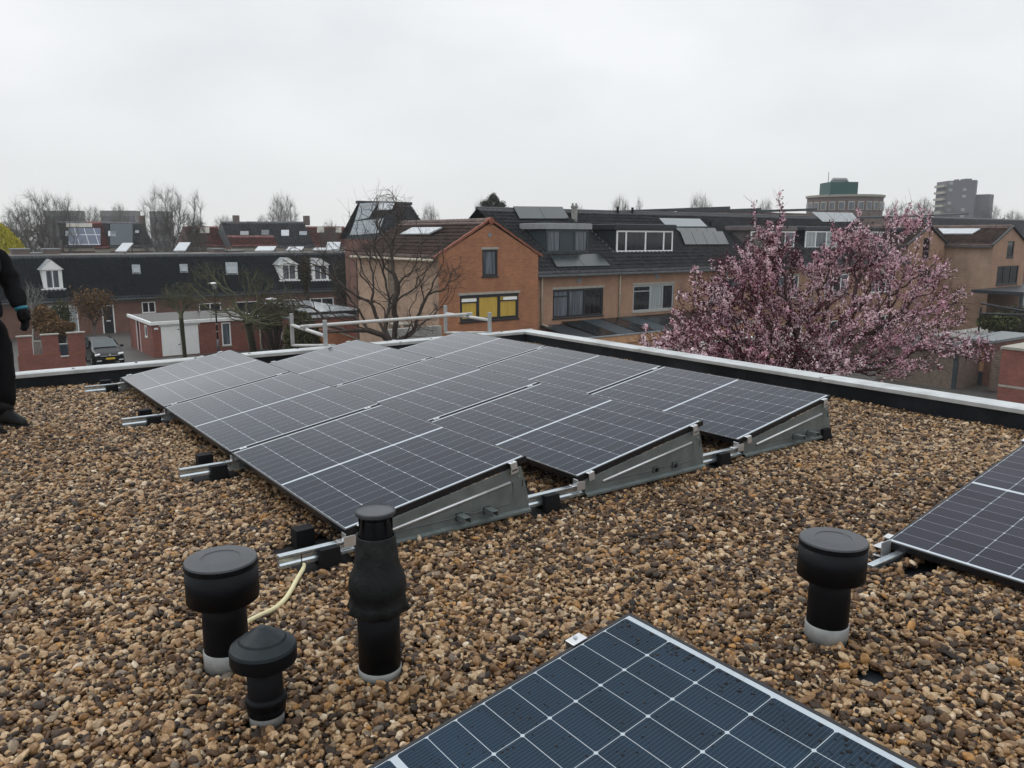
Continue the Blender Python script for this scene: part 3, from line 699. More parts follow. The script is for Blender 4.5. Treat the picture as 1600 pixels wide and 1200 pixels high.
for k in range(8):
    a = 2*PI*k/8 + .2; b.obox((x+.055*math.cos(a), y+.055*math.sin(a), z0+.56), (.005*math.cos(a), .005*math.sin(a), 0), (-.002*math.sin(a), .002*math.cos(a), 0), (0,0,.045))
b.build('fin', M['pvc'], t)
cp = MB().lathe([(.045, z0+.603), (.062, z0+.606), (.071, z0+.614), (.071, z0+.624), (.068, z0+.628), (.065, z0+.624), (.0, z0+.624)], c, 56).build('cap', M['pvc_top_lit'], t, smooth=True)
cp.modifiers.new('es', 'EDGE_SPLIT').split_angle = .5

for o_ in [q for q in bpy.data.objects if q.name.split('.')[0] == 'lid']: o_.modifiers.new('es', 'EDGE_SPLIT').split_angle = .22
# ------------------------------------------------------------------ scaffold guard rails beyond the left parapet
def guard_frame(pxA, pxB, label):
    pass
ra = thing('guard_rail', (2.5, 6.06, .05), 'white tubular guard rail with four square posts along the left parapet', 'guard rail')
Bb = U(509, 541, y=6.03); Cc = U(765, 517, y=6.03)
zt_ = U(509, 525, y=6.03)[2]; Aa = U(456, 508, z=zt_+.0); zt2 = U(765, 500, y=6.03)[2]; Dd = U(696, 490, z=zt2)
def post(x, y, ztop, zbot): 
    MB().box(x-.022, x+.022, y-.022, y+.022, zbot, ztop).build('post', M['concrete' if 0 else 'postgrey'], ra, bevel=.004)
M['postgrey'] = plain('grey_scaffold_post', (.33,.34,.34), .55, .3, .15, 8, .1)
M['scaffwhite'] = plain('pale_scaffold_tube', (.50,.50,.485), .5, .1, .12, 7, .1)
post(Bb[0], Bb[1], U(509, 500, y=Bb[1])[2], .0)
post(Aa[0], Aa[1], U(453, 490, y=Aa[1])[2], U(456, 541, y=Aa[1])[2])
post(Cc[0], Cc[1], U(765, 488, y=Cc[1])[2], .0)
post(Dd[0], Dd[1], U(696, 477, y=Dd[1])[2], U(696, 521, y=Dd[1])[2])
MB().tube([Aa, (Bb[0], Bb[1], zt_)], .024, 12).build('cross_tube', M['scaffwhite'], ra, smooth=True)
MB().tube([Dd, (Cc[0], Cc[1], zt2)], .024, 12).build('cross_tube', M['scaffwhite'], ra, smooth=True)
m1 = .55*Aa + .45*np.array([Bb[0], Bb[1], zt_]); m2 = .45*Dd + .55*np.array([Cc[0], Cc[1], zt2])
m1[2] += .045; m2[2] += .045
MB().tube([m1 - (m2-m1)*.03, m2 + (m2-m1)*.02], .024, 12).build('long_tube', M['scaffwhite'], ra, smooth=True)
for q in (m1, m2): MB().obox(q - (0,0,.02), (.03,0,0), (0,.03,0), (0,0,.04)).build('coupler', M['postgrey'], ra, bevel=.006)
for q in (Aa, Dd):
    zz = U(456, 541, y=q[1])[2] if q is Aa else U(696, 521, y=q[1])[2]
    MB().tube([(q[0], q[1], zz+.01), (q[0]+.02, YF+.22, .03)], .02, 8).build('base_tube', M['scaffwhite'], ra, smooth=True)
    MB().box(q[0]-.02, q[0]+.02, YF+.20, YF+.24, G, .05).build('standard', M['postgrey'], ra)

# ------------------------------------------------------------------ building helpers
def facade(parent, mat, x0, x1, z0, ztop, openings, Y, axis='y', depth=.12, gable=None, sgn=-1, name='wall'):
    """wall in the plane axis=Y with true openings and reveals; gable = (xpeak, zpeak) makes a gable end. sgn: outward direction"""
    gf = (lambda x: ztop) if gable is None else (lambda x: ztop + (gable[1]-ztop)*(1 - abs(x-gable[0])/((x1-x0)/2)))
    xs = {x0, x1}; zs = {z0, ztop}
    for (a, b_, c, d) in openings: xs |= {a, b_}; zs |= {c, d}
    if gable:
        xs.add(gable[0]); zs.add(gable[1])
        for z in list(zs):
            if ztop < z < gable[1]:
                h = (1 - (z-ztop)/(gable[1]-ztop))*(x1-x0)/2; xs |= {gable[0]-h, gable[0]+h}
    xs = sorted(xs); zs = sorted(zs)
    P3 = (lambda x, z, o=0: (x, Y - sgn*o, z)) if axis == 'y' else (lambda x, z, o=0: (Y - sgn*o, x, z))
    b = MB()
    for i in range(len(xs)-1):
        for j in range(len(zs)-1):
            xa, xb, za, zb = xs[i], xs[i+1], zs[j], zs[j+1]; xm, zm = (xa+xb)/2, (za+zb)/2
            if any(o[0] < xm < o[1] and o[2] < zm < o[3] for o in openings): continue
            q = [(xa, min(za, gf(xa))), (xb, min(za, gf(xb))), (xb, min(zb, gf(xb))), (xa, min(zb, gf(xa)))]
            pts = [];
            for p in q:
                if not pts or (abs(p[0]-pts[-1][0]) + abs(p[1]-pts[-1][1])) > 1e-6: pts.append(p)
            if len(pts) > 1 and abs(pts[0][0]-pts[-1][0]) + abs(pts[0][1]-pts[-1][1]) < 1e-6: pts.pop()
            if len(pts) >= 3: b.poly([P3(*p) for p in pts])
    for (a, b_, c, d) in openings:
        for (p, q) in (((a,c),(b_,c)), ((b_,c),(b_,d)), ((b_,d),(a,d)), ((a,d),(a,c))):
            b.poly([P3(*p), P3(*q), P3(q[0], q[1], depth), P3(p[0], p[1], depth)])
        b.poly([P3(a, c, depth), P3(b_, c, depth), P3(b_, d, depth), P3(a, d, depth)])
    return b.build(name, mat, parent)
def pbox(b, axis, Y, sgn, a0, a1, z0, z1, o0, o1):
    """box on a wall: o0..o1 measured outwards from the wall plane"""
    ya, yb = sorted((Y + sgn*o0, Y + sgn*o1))
    if axis == 'y': b.box(a0, a1, ya, yb, z0, z1)
    else: b.box(ya, yb, a0, a1, z0, z1)
def window(parent, x0, x1, z0, z1, Y, axis='y', sgn=-1, fm='darkframe', splits=(), panes='glass', fw=.06, rec=.05, name='window', sill=True, trans=()):
    """frame with one pane per light; splits = fractions of the width; trans = lights with a top vent"""
    fr = MB(); cuts = [0] + list(splits) + [1]; w = x1 - x0
    pbox(fr, axis, Y, sgn, x0, x1, z0, z0+fw, -rec-.05, -rec+.02); pbox(fr, axis, Y, sgn, x0, x1, z1-fw, z1, -rec-.05, -rec+.02)
    for k, c in enumerate(cuts):
        xc = x0 + c*w; xa, xb = (xc, xc+fw) if k == 0 else ((xc-fw, xc) if k == len(cuts)-1 else (xc-fw*.55, xc+fw*.55))
        pbox(fr, axis, Y, sgn, xa, xb, z0+fw, z1-fw, -rec-.05, -rec+.02)
    for k in trans:
        xa, xb = x0+cuts[k]*w+fw*.55, x0+cuts[k+1]*w-fw*.55; zt = z1-fw-.16*(z1-z0)
        pbox(fr, axis, Y, sgn, xa, xb, zt-.03, zt+.02, -rec-.04, -rec+.03)
    f = fr.build(name, M[fm], parent)
    if isinstance(panes, str): panes = [panes]*(len(cuts)-1)
    for k in range(len(cuts)-1):
        xa = x0 + cuts[k]*w + (fw if k == 0 else fw*.55); xb = x0 + cuts[k+1]*w - (fw if k == len(cuts)-2 else fw*.55)
        b = MB(); pbox(b, axis, Y, sgn, xa, xb, z0+fw, z1-fw, -rec-.03, -rec-.015); b.build('pane', M[panes[k]], f)
    if sill:
        b = MB(); pbox(b, axis, Y, sgn, x0-.04, x1+.04, z0-.07, z0-.002, -.02, .05); b.build('sill', M['darkframe' if fm == 'darkframe' else 'lintel'], f)
    return f
def tile_roof(parent, mat, a0, a1, e, r, axis='x', tw=.30, course=.34, amp=.035, name='roof', det=6, back=None):
    """pantile slope: runs a0..a1 along axis, from eave e=(c,z) up to ridge r=(c,z)"""
    L_ = math.hypot(r[0]-e[0], r[1]-e[1]); nc = max(1, round(L_/course)); nt_ = max(1, round(abs(a1-a0)/tw))
    s = np.linspace(a0, a1, nt_*det+1); prof = np.array([amp*(abs(math.sin(PI*(k % det)/det)))**.8 for k in range(nt_*det+1)])
    ux, uz = (r[0]-e[0])/L_, (r[1]-e[1])/L_; nx, nzv = -uz, ux
    if nzv < 0: nx, nzv = -nx, -nzv
    rows = []
    for j in range(nc):
        for q, lift in ((0, .10), (1, .004)):
            tq = ((j + q*.999)/nc*L_ - (.17 if q == 0 and j else 0)); h = prof + lift
            cc = e[0] + ux*tq + nx*h; zz = e[1] + uz*tq + nzv*h
            rows.append((np.c_[s, cc, zz] if axis == 'x' else np.c_[cc, s, zz]))
    base = np.c_[s, np.full(len(s), e[0]), np.full(len(s), e[1]-.03)] if axis == 'x' else np.c_[np.full(len(s), e[0]), s, np.full(len(s), e[1]-.03)]
    rows = [base] + rows; V = np.vstack(rows); m = len(s); F = []
    i = np.arange(m-1)
    for j in range(len(rows)-1): F.append(np.c_[j*m+i, j*m+i+1, (j+1)*m+i+1, (j+1)*m+i])
    return npmesh(name, V, np.vstack(F), mat, parent)
def verge(parent, mat, pts, w=.16, h=.12, name='verge'):
    b = MB()
    for p, q in zip(pts[:-1], pts[1:]):
        p, q = np.array(p, float), np.array(q, float); d = q-p; L_ = np.linalg.norm(d); d /= L_
        side = np.cross(d, (0,0,1)); side /= np.linalg.norm(side); up = np.cross(side, d)
        n = max(1, int(L_/.34))
        for k in range(n): b.obox(p + d*L_*(k+.5)/n + up*.012*(k % 2), d*L_/n*.5, side*w/2, up*h/2)
    return b.build(name, mat, parent)

# ------------------------------------------------------------------ row of houses across the gardens
RY, RZE, RYR, RZR = 27.1, -.40, 32.3, 2.85
SL = (RZR-RZE)/(RYR-RY); RN = (0, -SL, 1); RP = (0, RY, RZE)
def onroof(px, py): return onplane(px, py, RP, RN)
WY = 27.4
bounds = [22.5, 28.26, 34.1, 39.9, 45.7, 51.5, 57.4]
desc = ['terrace house beside the orange gable, with the blue-grey dormer', 'terrace house with the wide white-framed dormer and black fascia',
        'terrace house with a grey-brown dormer behind the left of the blossom', 'terrace house with a white casement dormer, mid blossom',
        'terrace house with a flat white-topped dormer behind the blossom', 'last dark-roofed terrace house next to the far gable pair']
houses = []
for k in range(6):
    xa, xb = bounds[k]+.005, bounds[k+1]-.005
    h = thing('terrace_house', ((xa+xb)/2, WY, G), desc[k], 'house', 'terrace houses across the gardens'); houses.append(h)
    ops = []
    if k == 0: w0, w1 = U(864, 453, y=WY), U(942, 492, y=WY)
    elif k == 1: w0, w1 = U(989.5, 446, y=WY), U(1052, 483, y=WY)
    else:
        w0 = np.array([xa+1.5, WY, -1.05]); w1 = np.array([xa+4.3, WY, -2.5])
    if k == 3: w0, w1 = U(1216, 432, y=WY), U(1247, 465, y=WY)
    wz1, wz0 = w0[2], w1[2]
    ops = [(w0[0], w1[0], wz0, wz1), (xa+.8, xa+1.8, G+.02, G+2.2), (xa+2.4, xb-.8, G+.4, G+2.3)]
    facade(h, M['brick_salmon'], xa, xb, G, RZE-.06, ops, WY)
    b = MB(); b.box(xa, xa+.1, WY+.13, 37.2, G, RZE-.06) if k == 0 else None; b.box(xa, xb, 37.2, 37.3, G, RZE-.06); b.build('wall', M['brick_salmon'], h)
    if k == 0: window(h, *ops[0], WY, splits=(.31,.62), panes=['glass_curtain','glass_curtain','glass'], trans=(0,2), fw=.11, fm='darkframe')
    elif k == 1: window(h, *ops[0], WY, splits=(.42,.72), panes=['glass','glass_pale','glass'], fm='greyframe', trans=(0,), fw=.1)
    else: window(h, *ops[0], WY, splits=(.35,.68), panes=['glass_curtain','glass','glass_curtain'], fm='white' if k != 2 else 'darkframe', fw=.09)
    window(h, *ops[2], WY, splits=(.5,), fm='white', panes='glass', fw=.08)
    d_ = MB(); d_.box(xa+.84, xa+1.76, WY+.03, WY+.07, G+.03, G+2.16); d_.build('door', M['brickdoor'], h)
    b = MB(); b.box(w0[0]-.06, w1[0]+.06, WY-.02, WY+.02, wz1+.003, wz1+.12); b.build('lintel', M['lintel'], h)
    v = U(905, 438, y=WY) if k == 0 else (U(1026, 432, y=WY) if k == 1 else np.array([(xa+xb)/2, WY, -.75]))
    b = MB(); b.box(v[0]-.13, v[0]+.13, WY-.015, WY+.01, v[2]-.13, v[2]+.13); b.build('air_brick', M['lead'], h)
    tile_roof(h, M['tile_dark'], xa, xb, (RY, RZE), (RYR, RZR), det=6 if k < 3 else 4, tw=.30, course=.345, amp=.05)
    b = MB(); b.poly([(xa, RYR, RZR), (xb, RYR, RZR), (xb, 37.5, RZE), (xa, 37.5, RZE)]); b.build('roof', M['tile_dark'], h)
    b = MB(); x = xa
    while x < xb - .05:
        x2 = min(x + .34, xb); b.prism([(x, RYR-.14, RZR-.02), (x, RYR-.08, RZR+.09), (x, RYR, RZR+.12), (x, RYR+.08, RZR+.09), (x, RYR+.14, RZR-.02)], (x2-x-.012, 0, 0)); x = x2
    b.build('ridge_tile', M['ridge_dark'], h)
    b = MB(); b.box(xa, xb, RY-.12, RY+.02, RZE-.14, RZE-.015); b.build('gutter', M['gutter'], h, bevel=.03)
    if k < 5:
        pxd, pbot = ((U(845,432,y=WY)[0]+.0, 507), (U(968, 425, y=WY)[0], 497))[k] if k < 2 else (xa+.15, 480)
        zb = U(845, 507, y=WY)[2] if k == 0 else (U(968, 497, y=WY)[2] if k == 1 else -3.3)
        pd = MB(); xd = pxd + (0 if k else .03)
        pd.tube([(xd, WY-.1, RZE-.12), (xd, WY-.06, RZE-.3), (xd, WY-.06, zb)], .045, 10)
        pd.tube([(xd, WY-.06, zb+.03), (xd+.25, WY-.3, zb-.12), (xd+.9, WY-.8, zb-.2)], .04, 10)
        pd.build('downpipe', M['offwhite'], h, smooth=True)
        b = MB(); b.box(xd-.07, xd+.07, WY-.11, WY-.0, (RZE+zb)/2-.02, (RZE+zb)/2+.02); b.build('pipe_bracket', M['lead'], h)

def dormer(h, pxl, pxr, ptop, pbot, clad, fasc, fm, splits, panes, fasc_h=.26, winl=None, wint=0, over=.12, top='lead', leftover=.12):
    q = onroof(pxl, pbot); y = q[1]
    xl, xr = U(pxl, pbot, y=y)[0], U(pxr, pbot, y=y)[0]; zb = q[2]; zt = U((pxl+pxr)/2, ptop, y=y)[2]
    yb = RY + (zt - RZE)/SL
    d = MB(); 
    zt0 = zt
    d.prism([(xl, y, zb-.05), (xl, y, zt0), (xl, yb, zt0)], (xr-xl, 0, 0)) if False else d.add(
        [(xl,y,zb-.1),(xl,y,zt0),(xl,yb,zt0),(xl,y+.08,zb-.1),(xr,y,zb-.1),(xr,y,zt0),(xr,yb,zt0),(xr,y+.08,zb-.1)],
        [(0,1,2,3),(4,5,6,7),(0,4,5,1),(1,5,6,2),(2,6,7,3),(3,7,4,0)])
    o = d.build('dormer', M[clad], h)
    f = MB(); f.box(xl-over-leftover, xr+over, y-over, yb+.02, zt0+.004, zt0+fasc_h); f.build('fascia', M[fasc], o, bevel=.02)
    f = MB(); f.box(xl-over+.06, xr+over-.06, y-over+.06, yb-.1, zt0+fasc_h+.003, zt0+fasc_h+.02); f.build('dormer_roof', M[top], o)
    f = MB(); f.obox(((xl+xr)/2, y-.16, zb-.11), ((xr-xl)/2+.16, 0, 0), (0, .2, .2*SL), (0, -.02*SL, .02)); f.build('lead_apron', M['lead'], o)
    # lead soakers along the cheeks
    f = MB()
    for xx in (xl-.09, xr+.09): f.obox((xx, (y+yb)/2, RZE + ((y+yb)/2-RY)*SL + .07), (.09,0,0), (0,(yb-y)/2,(yb-y)/2*SL), (0,-.02*SL,.02))
    f.build('lead_soaker', M['lead'], o)
    wl = xl + .03 if winl is None else U(winl, (ptop+pbot)/2, y=y)[0]
    window(o, wl, xr-.05, zb+.05, zt-.03-wint, y, splits=splits, panes=panes, fm=fm, fw=.085, rec=-.035, sill=False)
    return o, (xl, xr, y, zb, zt)
do, dd = dormer(houses[0], 852, 919, 358.5, 396, 'slateblue', 'fasciagrey', 'slateblue', (.33,.67), ['glass_curtain','slateblue','glass_curtain'], .30, over=.14, leftover=.05)
dormer(houses[1], 961.5, 1050.5, 359.5, 395.5, 'anthracite', 'darkframe', 'white', (.16,.5,.83), ['glass','glass','glass','glass'], .30, over=.14, leftover=.06)
dormer(houses[2], 1171, 1240, 360.5, 389, 'taupe', 'taupe', 'white', (.5,.78), ['taupe','glass','glass_curtain'], .28)
dormer(houses[3], 1256, 1306, 360.5, 389, 'darkframe', 'anthracite', 'white', (.32,.66), ['glass_pale','glass_curtain','glass_pale'], .26)
dormer(houses[4], 1334, 1386, 361, 386, 'taupe', 'anthracite', 'white', (.2,.5,.8), ['glass','glass_pale','glass','glass'], .26, top='collector_pale')
dormer(houses[5], 1405, 1440, 362, 386, 'anthracite', 'anthracite', 'white', (.5,), ['glass','glass'], .26)
def roof_panel(h, pts, mat, split=1, lift=.10, name='roof_solar_panel'):
    P4 = [onroof(*p) for p in pts]; n = np.array(RN)/np.linalg.norm(RN)   # tl, tr, br, bl
    for k in range(split):
        a, c = k/split, (k+1)/split; g = .004
        q = [P4[0]+(P4[1]-P4[0])*(a+g), P4[0]+(P4[1]-P4[0])*(c-g), P4[3]+(P4[2]-P4[3])*(c-g), P4[3]+(P4[2]-P4[3])*(a+g)]
        MB().prism([p + n*lift for p in q], n*.05).build(name, M[mat], h)
        MB().prism([p + n*.03 + (0,0,.0) for p in [P4[3]*.97+P4[2]*.03, P4[2]*.97+P4[3]*.03, P4[2]*.95+P4[1]*.05, P4[3]*.95+P4[0]*.05]], n*(lift-.035)).build('panel_bracket', M['darkframe'], h) if k == 0 else None
roof_panel(houses[0], [(800,327), (877,327.5), (888,346), (810,346)], 'collector', 2, .14)
roof_panel(houses[0], [(858,404), (934,400.5), (952,419), (868,421)], 'collector', 2, .12)
roof_panel(houses[1], [(1028,344), (1092,345), (1104,357), (1040,357)], 'collector_pale', 1)
roof_panel(houses[1], [(1052,359), (1116,359.5), (1122,372), (1068,371.5)], 'collector', 4)
roof_panel(houses[1], [(1060,366), (1127,366), (1137,386), (1068,386.5)], 'collector', 4, .16)
roof_panel(houses[3], [(1267,334), (1330,335), (1342,349), (1284,349)], 'collector_pale', 3)
q = onroof(899, 347); zt = U(899, 321, y=q[1]+.1)[2]
b = MB(); b.lathe([(.17, q[2]-.2), (.17, zt-.15), (.21, zt-.12), (.21, zt-.02), (.13, zt), (0, zt)], (q[0], q[1]+.1, 0), 14); b.build('chimney_flue', M['concrete'], houses[0])
b = MB()
for s_ in (-.13, .13): b.box(q[0]+s_-.03, q[0]+s_+.03, q[1]+.05, q[1]+.15, zt-.02, zt+.12)
b.build('chimney_pot', M['concrete'], houses[0])
for k, (px, py) in ((1, (965, 331)), (1, (988, 332)), (2, (1110, 350))):
    q = onroof(px, py+4); MB().tube([(q[0], q[1], q[2]-.1), (q[0], q[1], q[2]+.45)], .08, 8).build('roof_vent_pipe', M['pvc'], houses[k], smooth=True)

# extensions at the foot of the row
t = thing('conservatory', (26, 25.5, G), 'garden extension with dark glass roof panels and an orange timber fascia', 'extension')
zt = -3.25
MB().box(22.9, 38, 24.6, WY-.01, G, zt-.4).build('wall', M['orangewood'], t)
MB().box(22.85, 38.05, 24.45, 24.6, zt-.42, zt-.05).build('fascia', M['orangewood'], t)
MB().box(22.8, 38.1, 24.4, 24.62, zt-.048, zt-.0).build('roof_edge', M['lead'], t)
for k in range(9):
    xx = 24.3 + k*1.3; b = MB(); b.prism([(xx, 24.65, zt-.02), (xx+1.24, 24.65, zt-.02), (xx+1.24, WY-.05, zt+.42), (xx, WY-.05, zt+.42)], (0, 0, .04)); b.build('roof_light', M['darkglass' if k not in (1,3) else 'slateblue'], t)
b = MB(); b.prism([(22.9, 24.65, zt-.04), (24.25, 24.65, zt-.04), (24.25, WY-.05, zt+.30), (22.9, WY-.05, zt+.30)], (0, 0, .04)); b.build('flat_roof', M['anthracite'], t)
b = MB(); xs_, ys_, zs_ = U(935, 530, z=-3.95); p2 = U(1062, 519, z=-3.95)
t = solo(MB().prism([(xs_-3, 23.2, -4.05), (38, 23.2, -4.05), (38, 23.2, -3.86), (xs_-3, 23.2, -3.86)], (0, .3, 0)), 'white_canopy_beam', M['white'], 'long white canopy edge low beside the terrace, running into the blossom', 'canopy edge')
t = thing('garden_canopy', (30, 22, G), 'flat dark canopy roof below the white beam behind the blossom tree', 'canopy')
MB().box(25, 38, 20.6, 23.2, -4.1, -4.0).build('canopy_roof', M['wood'], t)
for xx in (25.2, 31.5, 37.8): MB().box(xx-.06, xx+.06, 20.7, 20.82, G, -4.1).build('post', M['wood'], t)

# ------------------------------------------------------------------ orange gabled house
GX0, GX1, GY, GYB, GZE, GZR = 16.9, 22.48, 27.0, 35.2, .55, 2.02
gx = (GX0+GX1)/2; gx = U(765, 347, y=GY)[0]
g = thing('gabled_house', (gx, GY, G), 'orange brick gabled house with yellow blinds in its three-part window', 'house')
w0, w1 = U(718.5, 460, y=GY), U(810, 500, y=GY); a0, a1 = U(753.5, 390, y=GY), U(777.5, 431, y=GY)
w0z, w1z = (U(718.5,462,y=GY)[2]), U(764, 500, y=GY)[2]
ops = [(w0[0], w1[0], w1z, w0z), (a0[0], a1[0], a1[2], a0[2])]
ops += [(GX0+.9, GX0+3.2, G+.3, G+2.3)]
gl = gx - (GX1-gx)
facade(g, M['brick_orange'], GX0, GX1, G, GZE, ops, GY, gable=((GX0+GX1)/2, GZR))
facade(g, M['brick_tan'], GY, GYB, G, GZE-.08, [(31.2, 31.9, G+1, G+2.2)], GX0, axis='x', name='side_wall')
MB().box(GX1-.1, GX1, GY+.13, GYB, G, GZE).build('side_wall', M['brick_tan'], g)
f = window(g, *ops[0], GY, splits=(.30,.66), panes=['blind','blind','blind'], trans=(0,2), fw=.13, rec=.04)
for k, (fa, fb) in enumerate(((.03,.27), (.73,.97))):
    w_ = ops[0][1]-ops[0][0]
    MB().box(ops[0][0]+fa*w_, ops[0][0]+fb*w_, GY-.015, GY+.02, ops[0][3]-.30, ops[0][3]-.16).build('window_vent', M['white'], f)
window(g, *ops[1], GY, panes='glass_curtain', fw=.09)
MB().box(ops[0][0]-.1, ops[0][1]+.1, GY-.02, GY+.02, ops[0][3]+.003, ops[0][3]+.11).build('lintel', M['lintel'], g)
MB().box(ops[1][0]-.06, ops[1][1]+.06, GY-.02, GY+.02, ops[1][3]+.003, ops[1][3]+.11).build('lintel', M['lintel'], g)
q = U(765, 367, y=GY); MB().tube([(q[0], GY-.02, q[2]), (q[0], GY+.02, q[2])], .1, 12).build('air_vent', M['lead'], g)
pm_ = (GX0+GX1)/2
tile_roof(g, M['tile_red'], GY+.06, GYB+.1, (GX0-.2, GZE-.08), (pm_, GZR+.06), axis='y', tw=.30, course=.34, amp=.045)
tile_roof(g, M['tile_red'], GY+.06, GYB+.1, (GX1+.2, GZE-.08), (pm_, GZR+.06), axis='y', tw=.30, course=.34, amp=.045, det=4)
verge(g, M['ridge_orange'], [(GX0-.22, GY+.02, GZE-.06), (pm_, GY+.02, GZR+.16)], .14, .10)
verge(g, M['ridge_orange'], [(pm_, GY+.02, GZR+.16), (GX1+.22, GY+.02, GZE-.06)], .14, .10)
MB().lathe([(.0,0),(.13,0),(.13,.2),(0,.2)], (0,0,0), 14).build if 0 else None
MB().tube([(pm_, GY-.12, GZR+.10), (pm_, GY+.2, GZR+.10)], .15, 12).build('ridge_end_cap', M['ridge_orange'], g)
b = MB(); y = GY+.1
while y < GYB: b.tube([(pm_, y, GZR+.09), (pm_, y+.33, GZR+.10)], [.12,.135], 8); y += .34
b.build('ridge_tile', M['tile_red'], g)
MB().box(GX0-.33, GX0-.2, GY+.05, GYB+.1, GZE-.22, GZE-.11).build('gutter', M['offwhite'], g, bevel=.03)
yd = U(608, 460, x=GX0)[1]
MB().tube([(GX0-.26, yd, GZE-.2), (GX0-.07, yd, GZE-.45), (GX0-.07, yd, G)], .05, 10).build('downpipe', M['offwhite'], g, smooth=True)
MB().box(GX0-.06, GX0-.0, yd-.62, yd-.22, G, GZE-.3).build('wall_strip', M['wood'], g)
sp = [onplane(px, py, (GX0-.2, 0, GZE), (-(GZR+.14-GZE)/(pm_-GX0+.2), 0, 1)) for px, py in ((647,361), (693,361), (672,371), (628,371))]
nn_ = np.array([-(GZR+.14-GZE)/(pm_-GX0+.2), 0, 1]); nn_ /= np.linalg.norm(nn_)
MB().prism([p+nn_*.14 for p in sp], nn_*.07).build('rooflight', M['skylight'], g)
b = MB(); b.box(GX0, GX1, GYB-.1, GYB, G, GZE); b.poly([(GX0,GYB,GZE),(GX1,GYB,GZE),(pm_,GYB,GZR)]); b.build('rear_wall', M['brick_tan'], g)

# ------------------------------------------------------------------ steep dark-roofed house behind it
s0 = D(560, 318, 56); s1 = D(637, 310, 56)
Yc = 49.0; L0 = U(549, 374, y=Yc-3); 
t = thing('steep_roofed_house', (24, Yc, G), 'tall house with a steep slate roof, big rooflights and dark blue gable', 'house')
xl = U(565, 318, y=Yc)[0]; xr = U(637, 310, y=Yc)[0]; zr = U(637, 310, y=Yc)[2]; zr0 = U(557, 318, y=Yc)[2]; zr = (zr+zr0)/2-.22
ze = U(547, 374, y=Yc-3.0)[2]; 
MB().box(xl-.0, xr, Yc-3.0, Yc+3.0, G, ze).build('wall', M['brick_brown'], t)
tile_roof(t, M['tile_far_grey'], xl-.1, xr+.2, (Yc-3.3, ze-.1), (Yc, zr), det=4, amp=.03)
b = MB(); b.poly([(xl-.3, Yc, zr), (xr+.2, Yc, zr), (xr+.2, Yc+3.3, ze), (xl-.3, Yc+3.3, ze)]); b.build('roof', M['tile_far_grey'], t)
b = MB(); b.prism([(xr, Yc-3.0, ze), (xr, Yc+3.0, ze), (xr, Yc, zr-.1)], (-.1,0,0)); b.prism([(xl, Yc-3.0, ze), (xl, Yc+3.0, ze), (xl, Yc, zr-.1)], (.1,0,0)); b.build('gable', M['slateblue'], t)
MB().box(xl-.35, xr+.25, Yc-.22, Yc+.22, zr-.02, zr+.18).build('ridge_cap', M['ridge_dark'], t)
pn = np.array([0, -(zr-ze+.1)/3.3, 1]); ps = (0, Yc, zr)
nrm = pn/np.linalg.norm(pn)
for quad_, mt in (([(592,319), (617,318), (611,331), (587,332)], 'skylight'), ([(561,322), (590,320), (575,344), (553,349)], 'collector_pale'), ([(553,350), (598,345), (590,368), (545,372)], 'collector_pale')):
    pp = [onplane(px, py, ps, pn) for px, py in quad_]
    MB().prism([p+nrm*.14 for p in pp], nrm*.08).build('rooflight', M[mt], t)

# ------------------------------------------------------------------ low row on the left with steep dark roofs
LW, LYE, LZE, LYR, LZR = 69.2, 68.8, -3.62, 72.6, -.22
LS = (LZR-LZE)/(LYR-LYE)
def onleft(px, py): return onplane(px, py, (0, LYE, LZE), (0, -LS, 1))
ldesc = ['dark-roofed cottage partly behind the worker', 'cottage with the large white dormer on the far left', 'cottage with the dark front door above the parked black car', 'cottage with a single small rooflight behind the flat-roofed garage',
         'cottage with a rooflight and street lamp before it', 'cottage with a large bright rooflight', 'cottage with the left of two close white dormers', 'cottage with the right of two close white dormers', 'last cottage, half hidden by the orange gable house']
lb = [-3.5, 3.0, 8.7, 13.2, 17.2, 20.2, 23.6, 27.4, 31.5, 40.0]
ftr = {1: [('d', 64, 103)], 2: [('s', 207, 218, 418, 429)], 3: [('s', 281.5, 292, 417, 427)], 5: [('s', 353, 370, 414, 430)], 6: [('d', 436, 469)], 7: [('d', 486, 517)]}
